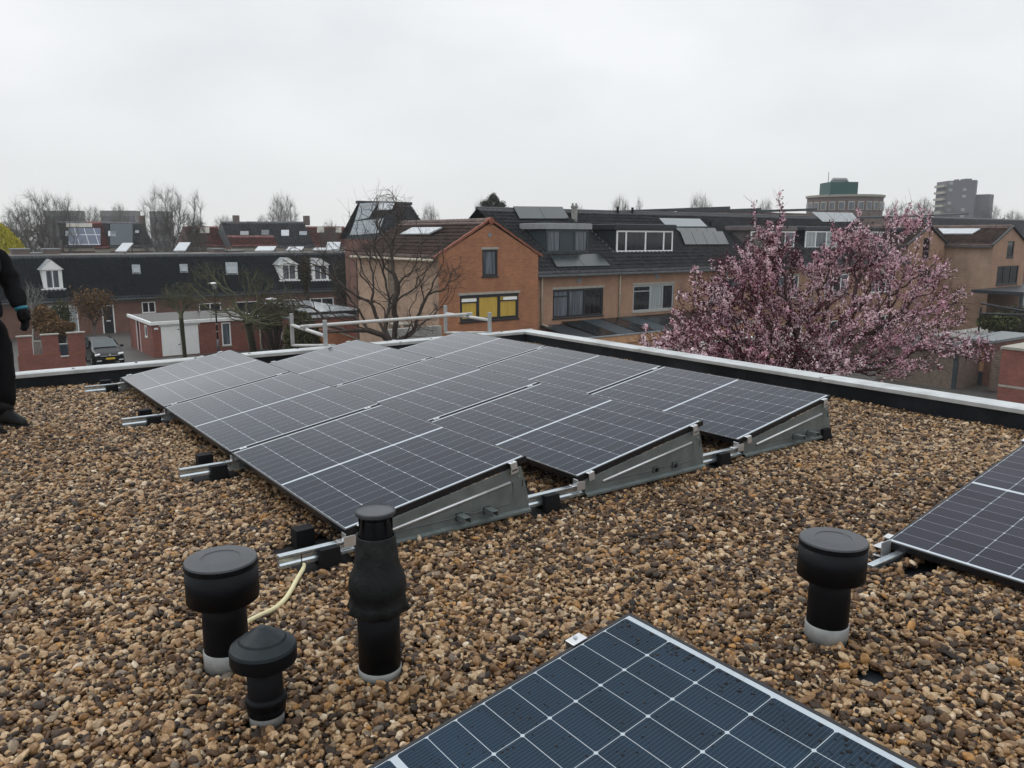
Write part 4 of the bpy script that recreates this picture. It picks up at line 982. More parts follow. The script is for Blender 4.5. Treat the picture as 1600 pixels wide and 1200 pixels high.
for k in range(9):
    xa, xb = lb[k]+.004, lb[k+1]-.004
    h = thing('cottage', ((xa+xb)/2, LW, G), ldesc[k], 'house', 'low dark-roofed terrace on the left')
    ops = []
    if k == 1: p, q = U(75, 479, y=LW), U(124.5, 519, y=LW); ops = [(p[0], min(q[0], xb-.05), q[2], p[2])]
    elif k == 2: p, q = U(158, 477, y=LW), U(181, 520, y=LW); ops = [(max(p[0], xa+.1), q[0], G+.01, p[2])]
    elif k in (3,): p, q = U(221, 472, y=LW), U(243, 479, y=LW); ops = [(max(p[0],xa+.1), min(q[0],xb-.1), q[2]-.5, p[2])]
    else: ops = [(xa+.8, min(xa+3.2, xb-.3), G+.9, G+2.1)]
    facade(h, M['brick_brown'], xa, xb, G, LZE-.02, ops, LW)
    for o in ops:
        if k == 2:
            w_ = MB(); w_.box(o[0]+.09, o[1]-.09, LW+.02, LW+.06, G+.02, o[3]-.09); dr = w_.build('door', M['brickdoor'], h)
            b = MB(); b.box(o[0], o[0]+.09, LW-.01, LW+.08, G+.01, o[3]); b.box(o[1]-.09, o[1], LW-.01, LW+.08, G+.01, o[3]); b.box(o[0]+.09, o[1]-.09, LW-.01, LW+.08, o[3]-.09, o[3]); b.build('door_frame', M['white'], dr)
            b = MB(); b.box((o[0]+o[1])/2-.16, (o[0]+o[1])/2+.16, LW+.005, LW+.019, G+.98, G+1.06); b.build('letterbox', M['white'], dr)
        else: window(h, *o, LW, splits=(.35,.72) if k == 1 else (.5,), panes=['glass_curtain','glass','glass_pale'] if k == 1 else 'glass', fm='white', fw=.08, rec=.03)
    if k == 1: MB().box(ops[0][0]-.1, ops[0][1]+.1, LW-.06, LW-.002, ops[0][3]+.01, ops[0][3]+.16).build('blind_box', M['lintel'], h)
    MB().box(xa, xb, LW-.03, LW-.002, LZE-.42, LZE-.06).build('fascia_board', M['wood'], h)
    tile_roof(h, M['tile_blue'], xa, xb, (LYE, LZE), (LYR, LZR), det=4, tw=.30, course=.38, amp=.05)
    MB().box(xa, xb, LYE-.13, LYE+.0, LZE-.14, LZE-.02).build('gutter', M['gutter'], h)
    MB().box(xa, xb, LYR-.1, 80, LZR-.06, LZR+.06).build('flat_roof', M['roofgravel'], h)
    MB().box(xa, xb, 79.9, 80, G, LZR-.06).build('wall', M['brick_brown'], h)
    for ft in ftr.get(k, []):
        if ft[0] == 'd':
            pl, pr = ft[1], ft[2]; q = onleft((pl+pr)/2, 453 if k == 1 else 439); y = q[1]
            xl, xr = U(pl, 450, y=y)[0], U(pr, 450, y=y)[0]; zb = q[2]; zt = zb + (U(80, 421, y=y)[2]-U(80, 453, y=y)[2])*(1 if k == 1 else .95); pk = zt + (.75 if k == 1 else .6)
            yb = LYE + (zt-LZE)/LS; yp = LYE + (pk-LZE)/LS
            m_ = (xl+xr)/2
            ins = .18
            b = MB(); b.add([(xl+ins,y,zb),(xr-ins,y,zb),(xr-ins,y,zt),(xl+ins,y,zt),(xl+ins,yb,zt),(xr-ins,yb,zt)], [(0,1,2,3),(0,3,4),(1,5,2),(3,2,5,4)]); dm = b.build('dormer', M['white'], h)
            b = MB(); b.prism([(xl+.02,y-.15,zt-.02),(xr-.02,y-.15,zt-.02),(m_,y-.15,pk)], (0,.12,0)); b.build('pediment', M['white'], dm)
            b = MB(); b.add([(xl,y-.18,zt-.04),(m_,y-.18,pk+.03),(m_,yp,pk+.03),(xl,yb,zt-.04),(xr,y-.18,zt-.04),(xr,yb,zt-.04)], [(0,1,2,3),(1,4,5,2)]); b.build('dormer_roof', M['lead'], dm)
            window(dm, xl+.38, xr-.38, zb+.12, zt-.03, y, splits=(.5,), panes=['glass_curtain']*2, fm='white', fw=.07, rec=-.045, sill=False)
            b = MB(); b.box(xl, xr, y-.14, y-.003, zb-.18, zb+.10); b.build('dormer_sill', M['white'], dm)
        else:
            pp = [onleft(px, py) for px, py in ((ft[1],ft[3]),(ft[2]-1,ft[3]),(ft[2],ft[4]),(ft[1]+1,ft[4]))]; nn_ = np.array([0,-LS,1])/math.hypot(LS,1)
            MB().prism([p+nn_*.17 for p in pp], nn_*.07).build('rooflight', M['collector_pale'], h)
            MB().prism([p+nn_*.15 + ((-.08 if i in (0,3) else .08),0,(.1 if i < 2 else -.1)) for i, p in enumerate(pp)], nn_*.06).build('rooflight_frame', M['lead'], h)
# bright tilted panels and brick boxes standing on the flat part
tl = [(180,206,383,394), (271,299,382,393), (398,442,388,396.5), (447,484,388.5,396.5), (489,520,390,396.5), (509,541,381,393)]
tn = ['leftmost', 'second from left', 'widest, third from left', 'fourth from left', 'small, fifth from left and partly behind the next', 'rightmost and raised']
for i, (xa, xb, yt, yb) in enumerate(tl):
    y0 = 75.5; p = U(xa, yb, y=y0); q = U(xb, yb, y=y0); rr_ = U(xa, yt, y=y0+1.6)
    t = thing('tilted_roof_panel', ((p[0]+q[0])/2, y0, LZR+.06), f'bright tilted panel on the dark roof ridge, the {tn[i]}', 'tilted panel', 'bright tilted panels on the low terrace roof')
    sh = 1.3; w = (q[0]-p[0])*.66
    zb_ = max(p[2], LZR+.15)
    MB().prism([(p[0], y0, zb_), (p[0]+w, y0, zb_), (p[0]+w+sh*.8, y0+1.9, rr_[2]+.1), (p[0]+sh*.8, y0+1.9, rr_[2]+.1)], (0,0,.10)).build('panel', M['skylight'], t)
    b = MB()
    for s_ in (.1, w-.1): b.box(p[0]+s_+sh*.7, p[0]+s_+sh*.7+.08, y0+1.7, y0+1.78, LZR+.05, rr_[2]); b.box(p[0]+s_, p[0]+s_+.08, y0+.1, y0+.18, LZR+.05, zb_+.05)
    b.build('support', M['gutter'], t)
for i, (xa, xb, yt) in enumerate(((18,47,388.5), (47.5,67.5,395), (68,94.5,388.5), (335,352,388.5), (357,382,391))):
    y0 = 76; p = U(xa, yt, y=y0); q = U(xb, yt, y=y0)
    t = thing('roof_box', ((p[0]+q[0])/2, y0, LZR), ['low brick roof parapet nearest the worker', 'lower middle piece of the brick parapet left of the white dormer', 'brick parapet box above the large white dormer', 'small brick box on the ridge left of the bare poplar', 'long low brick box on the ridge'][i], 'roof parapet')
    MB().box(p[0], q[0]-.02, y0, y0+2, LZR+.06, p[2]-.08).build('wall', M['brick_grey'], t); MB().box(p[0]-.05, q[0]+.03, y0-.06, y0+2.06, p[2]-.08, p[2]).build('coping', M['lead'], t)

# flat-roofed garage with the white door
GA = U(240.5, 559, z=G); gy0 = 52.55; gx0 = GA[0]; gx1 = U(407, 546, y=gy0)[0]; gzt = U(240.5, 503, y=gy0)[2]; gy1 = 59.5
t = thing('flat_roofed_garage', ((gx0+gx1)/2, gy0, G), 'red brick garage with a flat gravel roof, white fascia and white double door', 'garage')
dz0, dz1 = U(250, 504, y=gy0), U(313, 551, y=gy0); wz0, wz1 = U(345, 498, y=gy0), U(362, 541, y=gy0)
ops = [(dz0[0], dz1[0], G+.02, gzt-.32), (wz0[0], wz1[0], G+.45, gzt-.32)]
facade(t, M['brick_red'], gx0, gx1, G, gzt-.2, ops, gy0)
facade(t, M['brick_red'], gy0, gy1, G, gzt-.2, [(54.0, 54.7, G+1.2, G+2.0), (56.2, 57.2, G+.05, G+2.1)], gx0, axis='x')
MB().box(gx1-.1, gx1, gy0+.13, gy1, G, gzt-.2).build('wall', M['brick_red'], t); MB().box(gx0, gx1, gy1-.1, gy1, G, gzt-.2).build('wall', M['brick_red'], t)
d_ = MB(); mx = (ops[0][0]+ops[0][1])/2
d_.box(ops[0][0]+.02, mx-.008, gy0+.02, gy0+.07, G+.05, ops[0][3]-.02); d_.box(mx+.008, ops[0][1]-.02, gy0+.02, gy0+.07, G+.05, ops[0][3]-.02); dd_ = d_.build('garage_door', M['white'], t, bevel=.01)
b = MB()
for z_ in (G+.75, G+1.75): b.box(mx-.16, mx-.03, gy0-.005, gy0+.02, z_, z_+.05)
b.build('door_handle', M['darkframe'], dd_)
window(t, *ops[1], gy0, panes='glass_curtain', fm='white', fw=.08, rec=.02)
window(t, 54.0, 54.7, G+1.2, G+2.0, gx0, axis='x', panes='glass', fm='white', fw=.08, rec=.02)
b = MB(); b.box(gx0-.02, gx0+.03, 56.15, 56.25, G, G+2.15); b.box(gx0-.02, gx0+.03, 57.15, 57.25, G, G+2.15); b.build('door_frame', M['white'], t)
b = MB(); b.box(gx0-.12, gx1+.12, gy0-.12, gy0+.02, gzt-.22, gzt); b.box(gx0-.12, gx0+.02, gy0+.021, gy1+.1, gzt-.22, gzt); b.box(gx1-.02, gx1+.12, gy0+.021, gy1+.1, gzt-.22, gzt); b.build('fascia', M['white'], t, bevel=.015)
MB().box(dz0[0]-.1, dz1[0]+.1, gy0-.04, gy0+.0, gzt-.32, gzt-.24).build('door_lintel', M['white'], t)
MB().box(gx0+.02, gx1-.02, gy0+.021, gy1, gzt-.18, gzt-.04).build('flat_roof', M['roofgravel'], t)
b = MB(); b.box(gx0-.003, ops[0][0]-.05, gy0-.006, gy0-.001, G+.82, G+.90); b.box(ops[0][1]+.02, ops[1][0]-.02, gy0-.006, gy0-.001, G+.82, G+.90); b.box(ops[1][1]+.02, gx1, gy0-.006, gy0-.001, G+.82, G+.90); b.build('brick_band', M['ridge_orange'], t)
q = U(238.5, 514, y=gy0); b = MB(); b.box(gx0+.13, gx0+.38, gy0-.03, gy0-.002, q[2]-.06, q[2]+.06); b.build('number_sign', M['white'], t)
b = MB()
MB().tube([(gx1+.02, gy0-.06, gzt-.2), (gx1+.02, gy0-.06, G)], .05, 8).build('downpipe', M['offwhite'], t, smooth=True)

# ------------------------------------------------------------------ garden wall, gate, planter, lamp post
gy = 51.4
t = thing('garden_wall', (4.5, gy, G), 'red brick garden wall with three capped piers left of the parked black car', 'garden wall')
pv = [(28, 50.5, 526.5), (66, 92, 523.5), (107, 133.5, 520.5)]
xa, xb = U(28, 560, y=gy)[0], U(133.5, 560, y=gy)[0]
zm = U(80, 553, y=gy)[2]
MB().box(xa, xb, gy, gy+.22, G, zm).build('wall', M['brick_red'], t)
MB().box(xa-.01, xb+.01, gy-.012, gy-.001, zm-.09, zm-.01).build('brick_band', M['ridge_orange'], t)
for a, c, yt in pv:
    x0, x1 = U(a, 540, y=gy)[0], U(c, 540, y=gy)[0]; zt = U((a+c)/2, yt, y=gy)[2]
    pr = MB().box(x0, x1, gy+.002, gy+.218, zm+.001, zt).build('pier', M['brick_red'], t)
    MB().box(x0-.05, x1+.05, gy-.06, gy+.28, zt, zt+.07).build('cap', M['lintel'], pr)
x0, x1 = U(52, 540, y=gy)[0], U(65, 540, y=gy)[0]
t = thing('trellis_gate', ((x0+x1)/2, gy, zm), 'weathered wooden panel in the left gap of the garden wall', 'gate')
b = MB(); 
for k in range(5): b.box(x0+.03+k*(x1-x0-.06)/5, x0+.0+(k+1)*(x1-x0-.06)/5, gy+.05, gy+.09, zm-.5, zm+.75)
b.build('board', M['wood'], t); MB().box(x0+.02, x1-.02, gy+.03, gy+.11, zm+.76, zm+.86).build('top_rail', M['lintel'], t)
x0, x1 = U(93, 540, y=gy)[0], U(106, 540, y=gy)[0]
t = thing('planter_box', ((x0+x1)/2, gy, zm), 'dark blue planter box in the right gap of the garden wall', 'planter')
MB().box(x0+.03, x1-.03, gy-.05, gy+.25, zm-.15, zm+.5).build('box', plain('navy_planter', (.012,.016,.035), .4, 0, .2, 3), t, bevel=.01); MB().box(x0, x1, gy-.08, gy+.28, zm+.5, zm+.56).build('rim', M['lead'], t); MB().box(x0, x1, gy-.08, gy+.28, zm-.21, zm-.15).build('base', M['white'], t)
lp = U(340, 549, z=G); lp = U(340, 549, y=51.2); lx = lp[0]; lt = U(334.5, 443, y=51.2)
def lamp(x, y, ztop, label):
    t = thing('street_lamp', (x, y, G), label, 'street lamp', 'street lamps on the left')
    b = MB(); b.tube([(x, y, G), (x, y, G+1.1)], .075, 12); b.build('base', M['gutter'], t, smooth=True)
    MB().tube([(x, y, G+1.1), (x, y, ztop-.42)], [.055, .038], 12).build('post', M['pvc'], t, smooth=True)
    for z_ in (G+1.6, G+2.1): MB().tube([(x, y, z_), (x, y, z_+.06)], .075, 10).build('band', M['lintel'], t)
    MB().lathe([(.06, ztop-.44), (.13, ztop-.36), (.15, ztop-.08), (.04, ztop-.06)], (x, y, 0), 14).build('lantern', M['glass_pale'], t, smooth=True)
    MB().lathe([(.0, ztop+.05), (.1, ztop+.03), (.42, ztop-.03), (.40, ztop-.055), (.0, ztop-.05)], (x, y, 0), 20).build('lamp_hood', M['white'], t, smooth=True)
lamp(lt[0], 51.2, lt[2]+.05, 'street lamp with a flat white hood standing before the garage')
l2 = U(424, 466, y=53); lamp(l2[0], 53, l2[2], 'street lamp with its hood among the mossy branches, by the silver car')
t = thing('parking_sign', (*U(441, 545, y=50)[:2], G), 'small blue and white sign on a pole in front of the silver car', 'sign')
q = U(441, 510, y=50); MB().tube([(q[0], 50, G), (q[0], 50, q[2]+.1)], .03, 8).build('pole', M['postgrey'], t); 
MB().box(q[0]-.13, q[0]+.13, 49.93, 49.96, q[2]-.25, q[2]+.1).build('plate', plain('blue_sign', (.05,.16,.42), .4, 0, .05, 3), t)
MB().box(q[0]-.13, q[0]+.13, 49.93, 49.96, q[2]-.95, q[2]-.35).build('plate', M['white'], t)

# ------------------------------------------------------------------ cars
def car(x, y, rz, paint, label, plate=True):
    t = bpy.data.objects.new('parked_car', None); COL.objects.link(t); ORG[t.name] = np.zeros(3)
    t.location = (x, y, G+.004); t.rotation_euler = (0, 0, rz); tag(t, label, 'car', 'parked cars')
    W_ = .90
    st = [(0.0,.42,.60,.64,.60),(.12,.26,.66,.74,.80),(.45,.20,.80,.86,.86),(1.0,.20,.93,1.0,.90),(1.35,.2,.97,1.18,.9),(1.95,.2,1.0,1.52,.9),(2.6,.2,1.0,1.62,.9),(3.4,.2,1.01,1.60,.9),(3.95,.22,1.0,1.48,.88),(4.2,.28,.95,1.12,.84),(4.33,.4,.8,.86,.76)]
    vs = []; fs = []; K = 12
    for (yy, zb, zl, zt, w) in st:
        wt = w*.70 if zt > 1.05 else w*.86
        half = [(w*.80, zb), (w*.97, zb+.10), (w, (zb+zl)/2), (w*.985, zl), (wt+.05*(zt > 1.05), zl+(zt-zl)*.75), (wt*.8, zt)]
        ring = half + [(-a, c) for a, c in half[::-1]]; vs += [(a, yy + (.12*(abs(a)/w)**3 if yy < .3 else 0), c) for a, c in ring]
    for i in range(len(st)-1):
        for k in range(K): fs.append((i*K+k, i*K+(k+1)%K, (i+1)*K+(k+1)%K, (i+1)*K+k))
    fs += [tuple(range(K)), tuple(range((len(st)-1)*K, len(st)*K))]
    b = MB(); b.v = vs; b.f = fs; bd = b.build('body', paint, t, smooth=True)
    m = bd.modifiers.new('sub', 'SUBSURF'); m.levels = 2; m.render_levels = 2
    gl = M['carglass']
    b = MB(); b.poly([(-.72,1.10,1.06),(.72,1.10,1.06),(.60,1.86,1.50),(-.60,1.86,1.50)]); w_ = b.build('windscreen', gl, t); w_.location = (0, -.03, .035)
    for s_ in (-1, 1):
        b = MB(); b.poly([(s_*.875,1.45,1.06),(s_*.70,2.0,1.46),(s_*.66,3.3,1.53),(s_*.70,3.85,1.42),(s_*.875,3.9,1.07)]); w_ = b.build('side_window', gl, t); w_.location = (s_*.02, 0, .0)
        b = MB(); b.obox((s_*.66, .20, .73), (.15, 0, .02), (0, .08, .03), (0, -.015, .04)); b.build('headlight', M['headlamp'], t, bevel=.02)
        b = MB(); b.obox((s_*.62, .035, .37), (.14, 0, 0), (0, .03, 0), (0, 0, .035)); b.build('fog_lamp', M['headlamp'], t, bevel=.02)
        b = MB(); b.obox((s_*1.0, 1.35, 1.08), (.10, 0, 0), (0, .06, 0), (0, 0, .075)); b.build('wing_mirror', paint, t, bevel=.03)
        for yy in (.80, 3.45):
            wl_ = MB().tube([(s_*.72, yy, .32), (s_*.905, yy, .32)], .32, 28).build('wheel', M['rubber'], t, bevel=.02)
            MB().tube([(s_*.90, yy, .32), (s_*.912, yy, .32)], .20, 20).build('rim', M['galv'], wl_)
    b = MB(); b.obox((0, -.03, .50), (.45, 0, 0), (0, .03, 0), (0, 0, .06)); b.build('grille', M['pvc'], t, bevel=.01)
    b = MB(); b.obox((0, .0, .66), (.55, 0, 0), (0, .03, 0), (0, 0, .012)); b.build('chrome_strip', M['clamp'], t)
    if plate: b = MB(); b.box(-.26, .26, -.075, -.06, .44, .55); b.build('number_plate', M['plate'], t)
    b = MB(); b.obox((0, .0, .70), (.05, 0, 0), (0, .02, 0), (0, 0, .06)); b.build('badge', M['clamp'], t, bevel=.01)
    return t
def carpaint(name, col):
    m, nt, b = mat_base(name); b.inputs['Base Color'].default_value = c4(col); b.inputs['Roughness'].default_value = .3
    b.inputs['Coat Weight'].default_value = .15; b.inputs['Coat Roughness'].default_value = .06; b.inputs['Metallic'].default_value = .0; b.inputs['Specular IOR Level'].default_value = .15; return m
M['carglass'] = plain('car_glass', (.035,.05,.055), .1, 0, .2, 1, spec=.7)
M['headlamp'] = plain('headlamp_glass', (.55,.57,.57), .15, 0, .2, 10)
M['plate'] = plain('yellow_number_plate', (.60,.40,.02), .4, 0, .05, 5)
cL, cR = U(148, 563, y=50.6), U(195, 563, y=50.6)
car((cL[0]+cR[0])/2, 50.4, math.radians(2), carpaint('black_car_paint', (.005,.006,.008)), 'black people carrier with a yellow number plate, parked on the drive')
cc = U(430, 538, y=54.5)
car(cc[0]+.2, 54.0, math.radians(-4), carpaint('silver_car_paint', (.13,.14,.15)), 'silver-grey car parked behind the blue sign, half hidden by branches')
cd = U(411, 528, y=58); car(cd[0]-.2, 58, math.radians(3), carpaint('dark_car_paint', (.02,.024,.028)), 'dark car further back beside the garage, behind the silver-grey one', False)

# ------------------------------------------------------------------ far terraces on the left
FY = 105.0
def far_house(pa, pb, yr, ye, mat, label, wins=(), chim=None, group='distant terraces on the left', Y=FY, low=None):
    xa, xb = U(pa, yr, y=Y)[0], U(pb, yr, y=Y)[0]; zr = U((pa+pb)/2, yr, y=Y+4)[2]; ze = U((pa+pb)/2, ye, y=Y)[2]
    h = thing('distant_house', ((xa+xb)/2, Y, G), label, 'house', group)
    MB().box(xa, xb-.01, Y+.3, Y+7.7, G, ze).build('wall', M['brick_brown'], h)
    n0 = bpy.data.objects
    tile_roof(h, M[mat], xa, xb-.01, (Y, ze), (Y+4, zr), det=3, tw=.45, course=.5, amp=.06)
    if low:
        pp = [(Y-.02, ze+.02)]; f = .42
        tile_roof(h, M[low], xa, xb-.01, (Y-.06, ze+.08), (Y-.06+4*f, ze+.08+(zr-ze)*f), det=3, tw=.45, course=.5, amp=.06, name='lower_roof')
    b = MB(); b.poly([(xa,Y+4,zr),(xb-.01,Y+4,zr),(xb-.01,Y+8,ze),(xa,Y+8,ze)]); b.prism([(xa,Y+.3,ze),(xa,Y+7.7,ze),(xa,Y+4,zr-.1)], (.1,0,0)); b.prism([(xb-.11,Y+.3,ze),(xb-.11,Y+7.7,ze),(xb-.11,Y+4,zr-.1)], (.1,0,0)); b.build('roof', M[mat], h)
    nn_ = np.array([0, -(zr-ze)/4, 1]); nn_ /= np.linalg.norm(nn_)
    for (wa, wb, wt, wbm, mt, *nm) in wins:
        pp = [onplane(px, py, (0, Y, ze), (0, -(zr-ze)/4, 1)) for px, py in ((wa,wt),(wb,wt),(wb,wbm),(wa,wbm))]
        MB().prism([p+nn_*.12 for p in pp], nn_*.10).build(nm[0] if nm else 'rooflight', M[mt], h)
    if chim:
        for c_ in chim:
            q = U(c_, yr, y=Y+4); MB().box(q[0]-.35, q[0]+.35, Y+3.6, Y+4.4, zr-.5, zr+.85).build('chimney', M['brick_grey'], h)
    MB().box(xa, xb-.01, Y+.2, Y+.28, ze-.5, ze-.06).build('fascia', M['lintel'], h)
    for q in np.arange(xa+1, xb-1.5, 3.0): window(h, q, q+1.4, ze-2.2, ze-.8, Y+.3, fm='white', splits=(.5,), fw=.1, rec=-.05, sill=False)
    return h
far_house(96, 145, 346.5, 386, 'tile_far_grey', 'distant house with grey roof and a block of blue solar panels', [(102,117,363,371,'collector_pale'), (107,157,358.5,385,'farpv','solar_array'), (103,144,351,357,'lintel','pale_strip')])
far_house(145, 168.5, 346.5, 388, 'tile_far_red', 'distant house with a narrow bright red tiled roof')
far_house(168.5, 208, 347, 386, 'tile_far_grey', 'distant house with slate panels and a large rooflight beside the red roof', [(169,181,363,371,'skylight'), (172,207,352,385,'slateblue','slate_panel')])
far_house(208, 236, 347.5, 386, 'tile_far_grey', 'distant grey roofed house with a small square window, ending the left block', [(211,217,362,366,'collector_pale')], chim=(222,))
far_house(298, 330, 354, 385, 'tile_far_red', 'distant red-brown roofed house just right of the bare poplars', [(302,306,360,364,'collector_pale'), (312,327,357,366,'lintel')], Y=108)
far_house(330, 359.5, 354, 385, 'tile_far_red', 'distant red-brown roofed house touching the taller slate block', [(341,356,357,364,'lintel')], Y=108)
far_house(359.5, 400, 346.5, 386, 'tile_far_grey', 'distant slate roofed house with red lower tiles and a left chimney', [(375,388,363,369,'fasciagrey')], chim=(369,), low='tile_far_red')
far_house(400, 433, 346.5, 386, 'tile_far_grey', 'distant slate roofed house, middle of the taller block', [(408,420,361,369,'gutter')], low='tile_far_red')
far_house(433, 462, 346.5, 386, 'tile_far_grey', 'distant slate roofed house with a bright triangular rooflight', [(439,451,361,370,'skylight')])
far_house(462, 491, 346.5, 386, 'tile_far_grey', 'distant slate roofed house with the right chimney of the taller block', [(467,479,363,369,'collector_pale')], chim=(479,))
far_house(491, 520, 354, 385, 'tile_far_red', 'distant low red roofed house left of the steep roof', [(495,506,356,365,'lintel')], Y=108)
far_house(520, 556, 354, 385, 'tile_far_red', 'distant low red roofed house touching the steep roof', [(524,533,357,365,'lintel')], Y=108)
M['flats'] = plain('hazed_flats', (.19,.185,.18), .8, 0, .1, .1)  # wall colour lightened to stand in for far haze
for i, (pa, pb, yt, dp) in enumerate(((68,123,329,210), (156,211,329,210), (233,262,330,200))):
    a_, c_ = D(pa, yt, dp), D(pb, yt, dp); t = thing('distant_flats', ((a_[0]+c_[0])/2, (a_[1]+c_[1])/2, G), ['hazy grey flats at the far left behind the round bare tree', 'hazy grey flats between the two groups of bare trees', 'hazy block of flats behind the bare poplars'][i], 'building')
    d_ = (c_-a_); d_[2] = 0; d_ /= np.linalg.norm(d_); nrm = np.array([-d_[1], d_[0], 0]); w = np.linalg.norm((c_-a_)[:2])
    ctr = (a_+c_)/2 + nrm*1.5; h_ = a_[2]-G
    MB().obox((ctr[0], ctr[1], G+h_/2), d_*w/2, nrm*1.5, (0,0,h_/2)).build('wall', M['flats'], t)
    b = MB()
    for fl in range(int(h_/3)): b.obox((ctr[0]-nrm[0]*1.6, ctr[1]-nrm[1]*1.6, G+h_-2-3*fl), d_*w*.46, nrm*.1, (0,0,.6))
    b.build('window_band', M['glass_curtain'], t)

# dark flat blocks and roofs behind the terrace ridge
for i, (pa, pb, ya, yb, yy) in enumerate(((1040,1139,326,322.5,62), (1139,1188,327,325,66), (1188,1275,328,325.5,70), (1390,1512,338,333,78), (1477,1640,341,340,58))):
    p, q = U(pa, ya, y=yy), U(pb, yb, y=yy); t = thing('flat_roofed_block', ((p[0]+q[0])/2, yy, G), ['dark flat roof edge behind the ridge, below the middle bare tree', 'short dark roof edge in the middle of the skyline behind the terrace', 'dark roof edge just left of the round building', 'dark roof below the right hand bare trees', 'long dark ridged roof at the far right, behind the tan gables'][i], 'building')
    if i < 4:
        MB().box(p[0], q[0], yy, yy+9, G, min(p[2], q[2])-.3).build('wall', M['brick_grey'], t)
        MB().add([(p[0],yy-.2,p[2]-.35),(q[0],yy-.2,q[2]-.35),(q[0],yy+9,q[2]-.35),(p[0],yy+9,p[2]-.35),(p[0],yy-.2,p[2]),(q[0],yy-.2,q[2]),(q[0],yy+9,q[2]),(p[0],yy+9,p[2])],[(0,3,2,1),(4,5,6,7),(0,1,5,4),(1,2,6,5),(2,3,7,6),(3,0,4,7)]).build('roof', M['anthracite'], t)
    else:
        ze_ = p[2]-2.6; MB().box(p[0], q[0], yy, yy+8, G, ze_).build('wall', M['brick_brown'], t)
        tile_roof(t, M['tile_dark'], p[0], q[0], (yy-.2, ze_), (yy+4, (p[2]+q[2])/2), det=3, tw=.5, course=.5)
        MB().prism([(p[0], yy, ze_), (p[0], yy+8, ze_), (p[0], yy+4, p[2])], (.2,0,0)).build('gable', M['darkframe'], t)

# ------------------------------------------------------------------ tan gabled houses at the right
def gable2(x0, x1, Y, ze, zr, Yb, label, wins):
    h = thing('gabled_house', ((x0+x1)/2, Y, G), label, 'house')
    pm = (x0+x1)/2; ops = []
    for (a, b_, c, d) in wins: p, q = U(a, c, y=Y), U(b_, d, y=Y); ops.append((max(p[0], x0+.1), min(q[0], x1-.1), q[2], p[2]))
    facade(h, M['brick_salmon'], x0, x1, G, ze, ops, Y, gable=(pm, zr)); facade(h, M['brick_tan'], Y, Yb, G, ze, [], x0, axis='x', name='side_wall')
    MB().box(x1-.1, x1, Y+.13, Yb, G, ze).build('side_wall', M['brick_tan'], h)
    for i, o in enumerate(ops): window(h, *o, Y, splits=(.33,.66) if i == len(ops)-1 and len(ops) > 1 else (), panes='glass', fw=.1)
    tile_roof(h, M['tile_red'], Y-.05, Yb, (x0-.25, ze-.1), (pm, zr+.08), axis='y', det=4, amp=.05)
    tile_roof(h, M['tile_red'], Y-.05, Yb, (x1+.25, ze-.1), (pm, zr+.08), axis='y', det=4, amp=.05)
    verge(h, M['ridge_dark'], [(x0-.25, Y-.08, ze-.06), (pm, Y-.08, zr+.14), (x1+.25, Y-.08, ze-.06)], .16, .12)
    MB().box(x0-.34, x0-.24, Y, Yb, ze-.22, ze-.1).build('gutter', M['gutter'], h)
    MB().tube([(pm, Y, zr+.12), (pm, Yb, zr+.12)], .13, 8).build('ridge_tile', M['tile_red'], h)
    return h, pm
pk = U(1582, 354, y=24); ev = U(1552, 382, y=24)
hB, pmB = gable2(ev[0], 2*pk[0]-ev[0], 24.0, ev[2], pk[2]-.1, 32, 'tan gabled house cut by the right edge of the picture', [(1575,1583,377,402), (1559,1589,416,443)])
sp = [onplane(px, py, (ev[0]-.25, 0, ev[2]-.1), (-(pk[2]-ev[2])/(pk[0]-ev[0]), 0, 1)) for px, py in ((1466,360), (1532,360), (1519,368), (1474,368))]
MB().prism([p + (0,0,.08) for p in sp], (-.04,0,.08)).build('rooflight', M['skylight'], hB)
xC = 57.45; hC, pmC = gable2(xC, ev[0]-.02, 27.4, ev[2], pk[2]-.1, 35, 'tan gabled house behind the right half of the blossom', [(1443.5,1450.5,372,404), (1436,1452,420,442)])
q = U(1575, 457, y=23); 
t = thing('flat_roofed_extension', (66, 22, G), 'flat dark extension roof and canopy at the foot of the far right gabled house', 'extension')
z_ = U(1560, 455, y=22)[2]
MB().box(60.5, 69.5, 20.5, 23.98, z_-.25, z_).build('roof', M['anthracite'], t)
facade(t, M['brick_tan'], 62.6, 69.4, G, z_-.26, [(64, 64.8, G+1.1, G+2.1), (65.4, 66.2, G+1.1, G+2.1), (67, 68, G+.1, G+2.1)], 20.8)
for a_ in ((64, 64.8), (65.4, 66.2)): window(t, a_[0], a_[1], G+1.1, G+2.1, 20.8)
MB().box(60.7, 60.9, 20.6, 20.8, G, z_-.26).build('post', M['slateblue'], t)
t = thing('garden_pergola', (55, 15, G), 'dark metal pergola beams by the right edge above the shed roofs', 'pergola')
for k, (ya, yb) in enumerate(((474,487), (490,487))):
    a_, c_ = D(1532, ya, 50), D(1640, yb+6, 48); MB().tube([a_, c_], .06, 8).build('beam', M['darkframe'], t)
for px in (1533, 1588): a_ = D(px, 480, 50); MB().tube([(a_[0], a_[1], G), a_], .06, 8).build('post', M['darkframe'], t)

